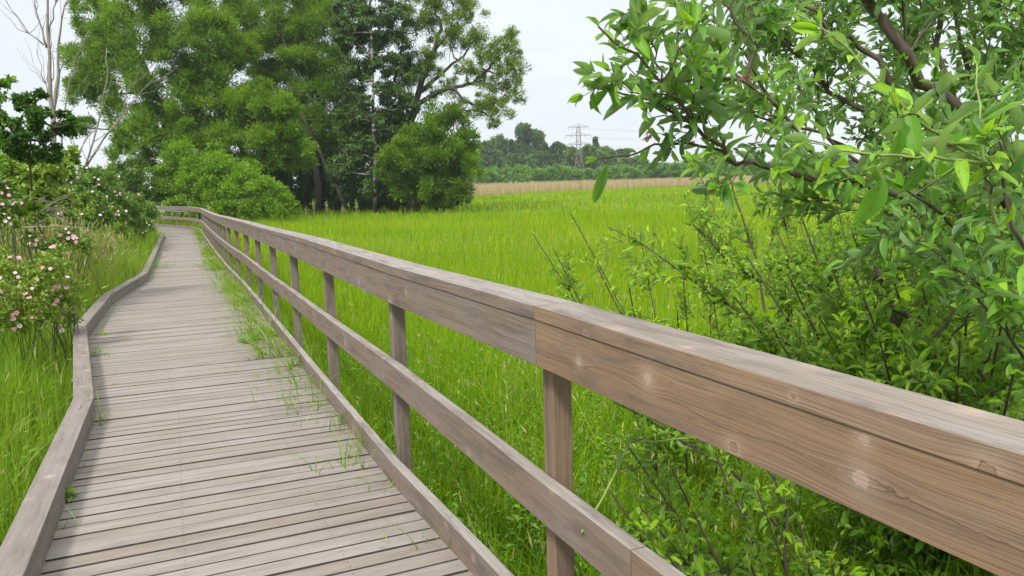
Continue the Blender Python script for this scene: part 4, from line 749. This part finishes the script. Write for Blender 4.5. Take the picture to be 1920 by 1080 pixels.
# umbel stalks in front of the wood
for i, (px, py, hh) in enumerate(((588, 378, 1.7), (612, 383, 1.5), (668, 380, 1.7), (574, 395, 1.1), (643, 392, 1.1))):
    b = at(px, 400, 46); b[2] = -.7; t_ = at(px, py, 46); r_ = empty('dry_seed_stalk', b, 'pale dry seed stalk before the dark wood, %s' % ['tallest of the left ones', 'between the two tallest', 'rightmost tall one', 'short one at the bright bush', 'short one before the dark gap'][i], 'plant', 'dry seed stalks in front of the wood')
    mb = MB(); mb.tube([b, (b + t_) / 2, t_], [.02, .016, .012], 5); mb.build('stem', M_DEAD, r_)
    n = 150; P = t_ + RNG.normal(0, 1, (n, 3)) * np.array([.04, .04, .18]) - np.array([0, 0, .2]); leafobj('seed_head', [leaves(P, RNG.normal(0, 1, (n, 3)), RNG.normal(0, 1, (n, 3)), np.full(n, .07), np.full(n, .04), RNG.random(n), T_QUAD)], M_SEED, r_)
# ------------------------------------------------------------------ far side of the meadow
FARY = 260
def far_tree(px, top, wpx, Y, kind, label, dark=.5, grp='trees on the far side of the meadow'):
    b = at(px, 345, Y); b[2] = -.7; k = Y / FPX; H = (at(px, top, Y)[2] + .7); R = wpx * k / 2; C = np.array([b[0], b[1], 0])
    L = []
    if kind == 'round':
        for j in range(9): a = RNG.uniform(0, 6.28); q = RNG.uniform(.0, .6) * R; f = RNG.uniform(.45, .86); L.append((C + np.array([math.cos(a) * q, math.sin(a) * q, H * f]), (R * .45, R * .45, H * .13)))
        L.append((C + np.array([0, 0, H * .85]), (R * .5, R * .5, H * .14)))
    elif kind == 'cone':
        for j in range(7): f = .2 + .75 * j / 6; L.append((C + np.array([RNG.normal(0, .1 * R), 0, H * f]), (R * (1.08 - f), R * (1.08 - f), H * .1)))
    else:
        for j in range(8): f = RNG.uniform(.2, .85); a = RNG.uniform(0, 6.28); q = RNG.uniform(0, .6) * R * (1.1 - .5 * f); L.append((C + np.array([math.cos(a) * q, math.sin(a) * q, H * f]), (R * .55, R * .55, H * .2)))
        L.append((C + np.array([0, 0, H * .88]), (R * .35, R * .35, H * .12))); L += [(C + np.array([s_ * R * .5, 0, H * .3]), (R * .55, R * .5, H * .25)) for s_ in (-1, 1)]
    root = empty('far_tree', b, label, 'tree', grp); mb = MB(); mb.tube([C + np.array([0, 0, -.7]), C + np.array([0, 0, H * .45]), C + np.array([0, 0, H * .8])], [.35, .25, .08], 6); mb.build('trunk', M_DBARK, root, True)
    sets = [lobe_leaves(c, r, int(500 + 60 * np.mean(r) ** 2 * 2), .8, .5, T_QUAD, 14, .1, 1, .32, dark, (.2, 1)) for c, r in L]; leafobj('crown', sets, M_FAR, root); return root
FT = [(912, 272, 46, 'mid', 'bushy far tree right beside the near wood'), (938, 262, 44, 'mid', 'second far tree from the near wood, slightly taller'), (962, 270, 34, 'cone', 'narrow far tree left of the tall grey green poplar crown'),
      (986, 236, 56, 'round', 'tallest far tree with rounded grey green double crown'), (1012, 246, 40, 'round', 'right half of the tall far clump, lower than its neighbour'), (1024, 276, 34, 'cone', 'dark conical far tree below the tall crown'),
      (1046, 272, 34, 'mid', 'low far tree between the conical tree and the pylon'), (1066, 284, 34, 'mid', 'far tree directly behind the pylon'), (1092, 282, 40, 'mid', 'far tree just right of the pylon'), (1118, 266, 22, 'cone', 'far tree with a spiky top right of the pylon'),
      (1140, 282, 44, 'mid', 'far tree behind the hanging sallow leaf'), (1166, 284, 46, 'mid', 'broad far tree left of the gap with open sky'), (1192, 300, 44, 'mid', 'low far tree ending the nearer row'), (1222, 312, 40, 'mid', 'low shrubby far tree at the start of the open sky gap'),
      (1300, 296, 60, 'mid', 'far tree seen through the tip of the sallow bush'), (1350, 288, 60, 'mid', 'far tree seen behind the sallow, left one'), (1410, 290, 70, 'mid', 'far tree seen behind the sallow, middle one'), (1480, 284, 70, 'mid', 'far tree seen behind the sallow, right one'), (1560, 286, 80, 'mid', 'far tree mostly hidden by the sallow limbs'), (1650, 280, 90, 'mid', 'far tree hidden deep behind the sallow')]
for px, top, wp, kd, lab in FT: far_tree(px, top, wp, FARY + RNG.uniform(-15, 25) + (40 if px in (1192, 1222) else 0), kd, lab, .5 if 'grey green' not in lab else .3)
for i in range(15):
    far_tree(890 + i * 24 + RNG.uniform(-6, 6), 284 + RNG.uniform(-6, 12) + (22 if i > 11 else 0), 40, 245 + RNG.uniform(-8, 10), 'mid', 'mid green far tree filling the row between the taller far trees', .6, 'filling trees in the far row')
for i in range(16):      # more distant wooded skyline
    px = 1180 + i * 34 if i < 14 else 880 + (i - 14) * 30
    far_tree(px, 316 - RNG.uniform(0, 8), 60, 420, 'mid', 'hazy tree in the most distant row on the skyline, number %d from the sky gap' % i if False else 'hazy low tree in the most distant row on the skyline', .25, 'most distant row of trees on the skyline')
# belt of rounded shrubs in front
fs = []
for i in range(34):
    px = 885 + i * 15.5 + RNG.uniform(-5, 5); Y = 205 + RNG.uniform(-14, 22); b = at(px, 345, Y); b[2] = -.7; R = RNG.uniform(2.0, 3.6); H = RNG.uniform(4.2, 5.8)
    root = empty('far_shrub', b, 'rounded yellow green shrub in the belt between the reeds and the far trees', 'shrub', 'belt of shrubs beyond the reeds'); mb = MB(); mb.tube([b, b + np.array([0, 0, H * .6])], [.1, .04], 5); mb.build('stem', M_DBARK, root)
    L = [(b + np.array([RNG.normal(0, R * .45), RNG.normal(0, R * .4), H * RNG.uniform(.35, .7)]), (R * .6, R * .6, H * .3)) for _ in range(5)]
    leafobj('foliage', [lobe_leaves(c, r, 700, .42, .3, T_QUAD, 12, .2, 1, .35, .55, (.3, 1)) for c, r in L], M_FARB, root)
# pylon
YP = 230; pb = at(1086, 345, YP); pb[2] = -.7
py_ = empty('power_pylon', pb, 'lattice steel power pylon with three crossarms standing among the far trees', 'pylon'); kp = YP / FPX; zt = at(1082, 231, YP)[2]; M_PYL = plain('pylon_steel', (.20, .18, .17), .6)
mb = MB(); ax_, ay_ = pb[0], pb[1]; zw = 4.0
def lat(z0, h0, z1, h1, n, r):
    for k in range(n):
        f0, f1 = k / n, (k + 1) / n; za, zb_ = z0 + (z1 - z0) * f0, z0 + (z1 - z0) * f1; ha, hb_ = h0 + (h1 - h0) * f0, h0 + (h1 - h0) * f1
        ca = [(ax_ + sx * ha, ay_ + sy * ha, za) for sx, sy in ((-1, -1), (1, -1), (1, 1), (-1, 1))]; cb = [(ax_ + sx * hb_, ay_ + sy * hb_, zb_) for sx, sy in ((-1, -1), (1, -1), (1, 1), (-1, 1))]
        for j in range(4):
            mb.tube([ca[j], cb[j]], [r, r], 4); mb.tube([ca[j], cb[(j + 1) % 4]], [r * .5] * 2, 4); mb.tube([ca[(j + 1) % 4], cb[j]], [r * .5] * 2, 4); mb.tube([cb[j], cb[(j + 1) % 4]], [r * .5] * 2, 4)
lat(-.7, 3.0, zw + 1.5, .85, 3, .055); lat(zw + 1.5, .85, zt - 1.0, .45, 8, .05); mb.tube([(ax_, ay_, zt - 1.0), (ax_, ay_, zt + .1)], [.1, .05], 5); mb.build('mast', M_PYL, py_)
arms = []
for yy, hw_ in ((238, 19), (254, 23.5), (270, 21)):
    z = at(1082, yy, YP)[2]; a = hw_ * kp; mb = MB()
    for sy in (-.4, .4):
        mb.tube([(ax_ - a, ay_, z), (ax_, ay_ + sy, z - .05), (ax_ + a, ay_, z)], [.05, .07, .05], 4)
    mb.tube([(ax_ - a, ay_, z), (ax_, ay_, z + .8), (ax_ + a, ay_, z)], [.04, .05, .04], 4)
    for f in (-.75, -.5, -.25, .25, .5, .75): mb.tube([(ax_ + f * a, ay_, z), (ax_ + f * a, ay_, z + .8 * (1 - abs(f)))], [.04] * 2, 4)
    mb.build('crossarm', M_PYL, py_)
    for s_ in (-1, -.55, .55, 1):
        mi = MB(); x_ = ax_ + s_ * a; mi.tube([(x_, ay_, z - .05), (x_, ay_, z - .55)], [.06, .09], 6); mi.build('insulator', M_PYL, py_); arms.append((x_, ay_, z - .58))
for i, (x_, y_, z) in enumerate(arms):
    if i % 4 == 1 or i % 4 == 2: continue
    w_ = MB(); e_ = np.array([x_ + 260, y_ + 60, z + 1.0]); a = np.array([x_, y_, z]); pts = [a * (1 - f) + e_ * f - np.array([0, 0, 14 * f * (1 - f)]) for f in np.linspace(0, 1, 18)]
    w_.tube(pts, [.016] * 18, 4); o = w_.build('power_line', M_PYL)
    tag(o, ['thin power cable running right from the %s crossarm of the pylon, %s end' % (['top', 'middle', 'lowest'][i // 4], 'left' if i % 4 == 0 else 'right')][0], 'power line', 'power lines from the pylon')
# ------------------------------------------------------------------ sallow bushes on the right
def sallow(label, base, limbs, twspec, mat, leafL, group=None, name='sallow_bush', cats=0, dn=1.75, extra=None, T=(T_SALLOW, T_SALLOW2), up=.35, ratio=.40, tw2=True, seedv=.45, step=.032, keepout=None):
    """limbs: (points, r0, r1, side twigs per metre, twig length, leaf value, leaf scale)"""
    root = empty(name, base, label, 'bush', group); wood = MB(); shoot = MB(); LP, LD, LN, LL, LV = [], [], [], [], []; tips = []
    def W_(pp, rr_, n_, g_):
        k0 = len(wood.F); wood.tube(pp, rr_, n_, caps=False, wob=.06 if n_ > 5 else 0)
        if g_: wood.mi[k0:] = [1] * (len(wood.F) - k0)
    def leafy(pp, scale, val, start=0.0, st=step):
        P = np.array(pp); seg = np.linalg.norm(np.diff(P, axis=0), axis=1); cs = np.r_[0, np.cumsum(seg)]; tot = cs[-1]; s_ = start * tot; k = RNG.integers(0, 9); bin_ = RNG.normal(0, .10)
        while s_ < tot:
            p = np.array([np.interp(s_, cs, P[:, j]) for j in range(3)]); i = min(np.searchsorted(cs, s_), len(P) - 1); t = unit(P[i] - P[i - 1] if i else P[1] - P[0])
            az = k * 2.4 + RNG.normal(0, .3); q = unit(np.cross(t, [.1, .2, 1.])); r_ = np.cross(t, q); d = unit(t * RNG.uniform(.5, .9) + (q * math.cos(az) + r_ * math.sin(az)) * .9 + np.array([0, 0, RNG.uniform(-.35, .25)]))
            nn = unit(np.array([0, 0, 1.]) * .9 + t * .2 + RNG.normal(0, .45, 3)); f = s_ / tot; L = leafL * scale * RNG.uniform(.55, 1.15) * (1 - .45 * f ** 3)
            LP.append(p + d * .006); LD.append(d); LN.append(nn); LL.append(L); LV.append(np.clip(val + bin_ + RNG.normal(0, .12) + .22 * f, 0, 1)); s_ += st * RNG.uniform(.6, 1.4) * scale; k += 1
        tips.append(P[-1])
        n_ = RNG.integers(2, 4)
        for _ in range(n_): LP.append(P[-1]); LD.append(unit(P[-1] - P[-2] + RNG.normal(0, .012, 3) + unit(P[-1] - P[-2]) * .03)); LN.append(unit(RNG.normal(0, 1, 3) + [0, 0, .6])); LL.append(leafL * scale * RNG.uniform(.35, .7)); LV.append(min(1, val + .35))
    def twig(a, d, l, r, scale, val, lvl):
        bend = RNG.normal(0, .12, 3) + np.array([0, 0, up * .5]); b = a + d * l * .5; c = b + unit(d + bend) * l * .5; pp = poly_noise([a, b, c], .006, 3)
        W_(pp, list(np.linspace(r, max(.001, r * .4), len(pp))), 4, lvl == 2 or r < .0022)
        leafy(pp, scale, val, .12 if lvl else .3)
        if lvl < 2 and tw2:
            for k in range(int(l / .085)):
                i = RNG.integers(1, len(pp) - 1); dd = unit(unit(pp[i + 1] - pp[i]) * .9 + RNG.normal(0, .55, 3) + np.array([0, 0, up * .4])); twig(pp[i], dd, l * RNG.uniform(.3, .55), r * .6, scale * .9, val, lvl + 1 if l > .2 else 2)
    for pts, r0, r1, per, tl, val, sc in limbs:
        pp = poly_noise(pts, min(.012, r0 * .6), 3); n = len(pp); green = r0 < .0045
        W_(pp, list(np.linspace(r0, r1, n)), 7, green); tot = sum(np.linalg.norm(np.diff(np.array(pp), axis=0), axis=1))
        if r1 < .004: leafy(pp, sc, val, .0 if green else (.12 if r0 <= .0065 else .4), step)
        for k in range(int(per * dn * tot)):
            i = RNG.integers(max(1, n // 6), n - 1); t = unit(pp[i + 1] - pp[i]); d = unit(t * .55 + RNG.normal(0, .65, 3) * np.array([1, .8, .8]) + np.array([0, 0, up])); f = i / n
            twig(np.array(pp[i]), d, tl * RNG.uniform(.5, 1.25) * (1.1 - .5 * f), max(.0025, r0 * .22), sc, val, 0 if tl > .25 else 1)
    wood.build('branches', [M_TWIG, M_SHOOT], root, True)
    LP, LD, LN, LL, LV = map(np.array, (LP, LD, LN, LL, LV))
    if keepout is not None:
        k = ~keepout(LP); LP, LD, LN, LL, LV = LP[k], LD[k], LN[k], LL[k], LV[k]
    h = RNG.random(len(LP)) < .5; W = LL * ratio * RNG.uniform(.8, 1.2, len(LL))
    if extra:
        for (p, d, nn, L, w__, v_) in extra:
            LP = np.vstack([LP, p]); LD = np.vstack([LD, d]); LN = np.vstack([LN, nn]); LL = np.r_[LL, L]; LV = np.r_[LV, v_]; W = np.r_[W, w__]; h = np.r_[h, True]
    ss = []
    for T_, q in ((T[0], h), (T[1], ~h)):
        if q.any(): ss.append((leaves(LP[q], LD[q], LN[q], LL[q], W[q], LV[q], T_)))
    for j, s_ in enumerate(ss): pass
    if len(T[0][1][0]) == 4: leafobj('leaves', ss, mat, root, True)
    for k in range(cats):
        a = tips[RNG.integers(0, len(tips))] if k >= len(CATPOS) else CATPOS[k]; d = unit(RNG.normal(0, 1, 3)); n_ = 70; tt = RNG.random(n_); P = a + d * (tt * .035)[:, None] + RNG.normal(0, .003, (n_, 3)); leafobj('catkin', [leaves(P, unit(RNG.normal(0, 1, (n_, 3))), RNG.normal(0, 1, (n_, 3)), np.full(n_, .009), np.full(n_, .0035), RNG.random(n_), T_QUAD)], M_CATKIN, root)
    print(name, 'leaves', len(LP)); return root
def in_rail(P):            # keep leaves clear of the walkway side of the railing
    return ((P[:, 0] < railx(P[:, 1]) + .17) & (P[:, 2] < 1.3)) | (P[:, 2] < -.6) | ((P[:, 0] < railx(P[:, 1]) - .35) & (P[:, 1] < 2.0))
def pl_(*q): return [at(x, y, Y) for x, y, Y in q]
def hang(x0, y0, x1, y1, Y, wpx, v_, nn=(0, -1, .3)):     # a single large leaf measured on the photo
    a, b = at(x0, y0, Y), at(x1, y1, Y + .02); return (a, unit(b - a), unit(np.array(nn)), np.linalg.norm(b - a), wpx * Y / FPX, v_)
CATPOS = [at(1385, 150, 2.2), at(1465, 335, 2.3), at(1445, 328, 2.3), at(1790, 275, 1.6), at(1210, 262, 2.3), at(1300, 268, 2.3)]
B1 = np.array([3.05, 4.2, -.65])
sallow("big sallow bush with large leaves arching over the railing from the right against the sky", B1, [
    (list(pl_((2100, 700, 4.2), (1990, 500, 3.6), (1900, 400, 3.2), (1800, 215, 3.1), (1700, 110, 3.0), (1620, 5, 3.0), (1560, -80, 3.0))), .030, .016, 4, .5, .42, 1.0),
    (list(pl_((1790, 205, 3.15), (1768, 130, 3.2), (1762, 0, 3.2), (1755, -120, 3.2))), .014, .008, 10, .4, .45, .95),
    (list(pl_((1880, 330, 3.3), (1830, 180, 3.35), (1800, 60, 3.4), (1775, -60, 3.4))), .013, .006, 9, .42, .45, .95),
    (list(pl_((1960, 420, 3.5), (1870, 230, 3.6), (1840, 110, 3.6), (1810, -40, 3.6))), .013, .006, 9, .4, .42, 1),
    (list(pl_((2000, 350, 3.4), (1960, 120, 3.4), (1890, -30, 3.4))), .018, .008, 10, .45, .42, 1),
    (list(pl_((2020, 620, 3.2), (1900, 500, 2.8), (1790, 420, 2.6), (1690, 370, 2.45), (1560, 325, 2.35), (1430, 315, 2.3), (1370, 295, 2.25), (1320, 255, 2.2), (1260, 185, 2.15), (1190, 110, 2.1), (1122, 50, 2.05))), .013, .0024, 7, .26, .5, 1.2),
    (list(pl_((1545, 325, 2.4), (1495, 240, 2.4), (1440, 180, 2.4), (1395, 155, 2.4), (1340, 145, 2.35), (1270, 110, 2.3))), .006, .0025, 12, .28, .5, 1.1),
    (list(pl_((1395, 155, 2.4), (1420, 90, 2.4), (1380, 40, 2.4), (1340, -20, 2.4))), .006, .003, 12, .3, .42, 1),
    (list(pl_((1300, 235, 2.2), (1230, 190, 2.2), (1170, 175, 2.2), (1115, 160, 2.2))), .005, .002, 10, .16, .5, 1.2), (list(pl_((1395, 155, 2.4), (1330, 90, 2.4), (1270, 60, 2.4), (1200, 100, 2.35))), .005, .002, 12, .2, .5, 1.15), (list(pl_((1440, 180, 2.5), (1400, 100, 2.5), (1350, 50, 2.5), (1300, 20, 2.5))), .005, .002, 12, .24, .45, 1.1),
    (list(pl_((1330, 262, 2.2), (1300, 190, 2.2), (1305, 110, 2.2), (1302, 0, 2.2))), .004, .002, 6, .18, .45, .95),
    (list(pl_((1262, 185, 2.15), (1268, 90, 2.15), (1272, 5, 2.15), (1274, -40, 2.15))), .0035, .0015, 5, .12, .5, 1),
    (list(pl_((1360, 285, 2.25), (1290, 268, 2.25), (1230, 270, 2.25), (1180, 292, 2.25), (1120, 298, 2.25))), .0045, .002, 2, .10, .5, .9),
    (list(pl_((1750, 250, 3.4), (1640, 110, 3.5), (1560, 60, 3.5), (1480, -20, 3.5))), .016, .006, 11, .5, .4, 1),
    (list(pl_((1860, 370, 3.8), (1700, 260, 3.8), (1560, 170, 3.8), (1450, 60, 3.7), (1400, -30, 3.7))), .014, .005, 11, .5, .38, 1),
    (list(pl_((1870, 420, 4.2), (1700, 330, 4.2), (1560, 260, 4.1), (1480, 130, 4.1), (1440, 20, 4.0))), .014, .004, 10, .5, .36, 1),
    (list(pl_((1640, 330, 2.9), (1540, 250, 2.9), (1460, 230, 2.9), (1400, 215, 2.85))), .007, .003, 13, .35, .4, 1),
    (list(pl_((1900, 330, 1.75), (1820, 290, 1.7), (1745, 245, 1.65), (1700, 210, 1.6), (1640, 150, 1.6), (1600, 100, 1.6), (1530, 45, 1.6))), .0044, .0018, 4, .1, .8, 1.1),
    (list(pl_((1880, 310, 1.6), (1780, 298, 1.55), (1680, 295, 1.5), (1590, 285, 1.5), (1520, 268, 1.5))), .0042, .0016, 2, .08, .85, 1.05),
    (list(pl_((1870, 420, 1.6), (1850, 340, 1.6), (1838, 240, 1.6), (1832, 120, 1.65))), .0042, .0018, 6, .12, .6, 1.15),
    (list(pl_((1960, 520, 1.7), (1900, 430, 1.65), (1880, 330, 1.65), (1870, 250, 1.65))), .005, .002, 8, .2, .5, 1.15),
    (list(pl_((1980, 600, 2.4), (1860, 480, 2.3), (1760, 400, 2.2), (1690, 350, 2.1))), .008, .003, 12, .3, .45, 1.1),
    (list(pl_((2000, 620, 3.4), (1850, 470, 3.2), (1720, 420, 3.1), (1600, 380, 3.0), (1520, 370, 3.0))), .010, .003, 13, .4, .5, 1), (list(pl_((2000, 700, 2.8), (1880, 560, 2.6), (1780, 500, 2.5), (1690, 470, 2.4))), .008, .003, 13, .34, .5, 1.05), (list(pl_((1980, 760, 2.3), (1900, 640, 2.1), (1840, 560, 2.0), (1790, 520, 1.95))), .006, .002, 12, .26, .55, 1.1), (list(pl_((2040, 640, 4.2), (1880, 440, 4.2), (1760, 300, 4.2), (1680, 200, 4.2))), .012, .004, 12, .5, .42, 1),
    (list(pl_((2050, 500, 2.6), (1930, 380, 2.5), (1860, 300, 2.4), (1800, 250, 2.3))), .008, .003, 12, .3, .42, 1.1),
    ], None, M_SALLOW, .075, None, cats=9, dn=.92, ratio=.36, keepout=in_rail, extra=[hang(1138, 312, 1110, 388, 1.9, 20, .35), hang(1655, 335, 1612, 432, 1.5, 40, .55), hang(1730, 300, 1700, 370, 1.55, 26, .3), hang(1690, 240, 1672, 318, 1.5, 24, .45), hang(1560, 312, 1610, 300, 1.5, 18, .95), hang(1552, 280, 1543, 350, 1.5, 12, .95), hang(1690, 215, 1690, 150, 1.6, 40, .85, (0, -1, .1)), hang(1848, 385, 1820, 425, 1.6, 14, .3), hang(1898, 380, 1885, 440, 1.6, 12, .9), hang(1760, 305, 1768, 345, 1.55, 24, .7)])
B2 = np.array([2.1, 3.6, -.65])
def sap(base, tops, r=.014, per=11, tl=.34, v=.5, sc=1.0):
    out = []
    for (x, y, Y) in tops:
        e_ = at(x, y, Y); b = np.array(base) + RNG.normal(0, .1, 3) * np.array([1, 1, 0]); m1 = b * .6 + e_ * .4 + np.array([0, 0, .12]); out.append(([b, m1, e_], r, .003, per, tl, v, sc))
    return out
sallow('dense sallow shrub behind the right part of the railing with crossing brown stems', B2,
    [(list(pl_((1950, 900, 2.6), (1830, 690, 2.7), (1740, 620, 2.8), (1660, 570, 2.9))), .018, .011, 6, .3, .4, 1), (list(pl_((1790, 860, 3.0), (1720, 700, 3.0), (1660, 575, 3.0), (1640, 500, 3.0))), .02, .009, 8, .35, .4, 1),
     (list(pl_((1820, 780, 2.6), (1745, 650, 2.5), (1790, 580, 2.5), (1880, 560, 2.5), (1960, 575, 2.5))), .007, .005, 8, .25, .4, 1)] +
    sap(B2, [(1500, 400, 3.6), (1600, 440, 3.3), (1700, 430, 3.1), (1560, 500, 3.0), (1820, 460, 3.0), (1480, 520, 3.2), (1620, 560, 2.7), (1730, 540, 2.5), (1880, 600, 2.3), (1800, 640, 2.2), (1540, 600, 2.9), (1400, 480, 3.7), (1650, 640, 2.5), (1900, 700, 2.0), (1700, 380, 3.6), (1850, 400, 3.4), (1920, 480, 2.8), (1560, 350, 3.9), (1450, 420, 4.0), (1380, 560, 3.4), (1440, 600, 3.0)], per=10, tl=.36, v=.5),
    None, M_SALLOW2, .068, None, name='sallow_shrub', keepout=in_rail, ratio=.42, cats=0, dn=1.35)
B3 = np.array([1.15, 4.6, -.65])
sallow('loose yellow green sallow shrub with thin dark stems rising above the middle of the railing', B3,
    [(list(pl_((1620, 720, 4.2), (1480, 560, 4.2), (1350, 480, 4.2), (1300, 420, 4.2))), .008, .003, 8, .3, .6, 1), (list(pl_((1560, 700, 3.8), (1440, 620, 3.8), (1330, 550, 3.8), (1210, 460, 3.8), (1150, 430, 3.8))), .007, .002, 7, .25, .6, 1)] +
    sap(B3, [(1070, 400, 4.6), (1040, 470, 4.4), (1120, 500, 4.2), (1200, 440, 4.6), (1280, 500, 4.3), (1370, 430, 4.8), (1180, 540, 4.0), (1400, 560, 4.0), (1330, 390, 5.2), (1000, 440, 4.7), (1270, 590, 3.7), (1320, 470, 4.5)], r=.005, per=5, tl=.24, v=.72),
    None, M_SALLOW2, .062, None, name='sallow_shrub', keepout=in_rail, ratio=.36, up=.5)
B3b = np.array([2.6, 6.2, -.65])
sallow("thin leaved sapling with dark forked stem in the meadow under the sallow branches", B3b,
    [(list(pl_((1440, 640, 6), (1425, 520, 6), (1400, 430, 6), (1370, 340, 6), (1350, 300, 6))), .012, .003, 4, .25, .6, 1), (list(pl_((1425, 520, 6), (1455, 420, 6), (1470, 370, 6))), .008, .003, 5, .25, .6, 1), (list(pl_((1410, 460, 6), (1340, 420, 6), (1300, 395, 6))), .005, .002, 4, .2, .6, 1), (list(pl_((1320, 560, 6), (1310, 440, 6), (1330, 360, 6), (1300, 310, 6))), .006, .002, 4, .2, .6, .9)] +
    sap(B3b, [(1500, 420, 6.4), (1560, 400, 6.4), (1620, 380, 6.5), (1450, 340, 6.6), (1540, 480, 6)], r=.008, per=9, tl=.4, v=.6),
    None, M_SALLOW2, .06, None, name='sallow_sapling', keepout=in_rail, ratio=.4, up=.5)
B4 = np.array([1.05, 2.35, -.65])
sallow('low sallow shrub under the railing at bottom right with bare crossing twigs', B4,
    [(list(pl_((1480, 1010, 2.7), (1370, 880, 2.6), (1250, 810, 2.6), (1165, 760, 2.6))), .006, .003, 3, .2, .5, 1), (list(pl_((1090, 1000, 2.2), (1180, 830, 2.5), (1310, 820, 2.6), (1380, 850, 2.5))), .004, .002, 3, .2, .5, 1), (list(pl_((1480, 1100, 2.3), (1470, 950, 2.3), (1440, 880, 2.3))), .006, .003, 4, .2, .5, 1)] +
    sap(B4, [(1180, 840, 2.5), (1260, 880, 2.4), (1340, 850, 2.5), (1420, 920, 2.3), (1300, 960, 2.1), (1200, 950, 2.2), (1500, 980, 2.2), (1400, 1040, 2.0), (1560, 1060, 2.0), (1250, 1040, 2.0), (1130, 900, 2.6), (1150, 1020, 2.1)], r=.006, per=8, tl=.24, v=.55),
    None, M_SALLOW2, .055, None, name='low_sallow_shrub', keepout=in_rail, ratio=.36, up=.25)
# ------------------------------------------------------------------ haze
HAZE = .00035
if HAZE:
    mb = MB(); mb.box((20, 250, 24.0), 900, 620, 53.0); hz = mb.build('haze', None or bpy.data.materials.new('haze_air')); hm = hz.data.materials[0]; hm.use_nodes = True; ht = hm.node_tree; ht.nodes.clear()
    ho = N(ht, 'ShaderNodeOutputMaterial'); pv = N(ht, 'ShaderNodeVolumePrincipled'); pv.inputs['Density'].default_value = HAZE; pv.inputs['Color'].default_value = (.9, .95, 1, 1); pv.inputs['Anisotropy'].default_value = .2; ht.links.new(pv.outputs[0], ho.inputs['Volume']); tag(hz, kind='stuff')
print('polys', sum(len(o.data.polygons) for o in bpy.data.objects if o.type == 'MESH'))
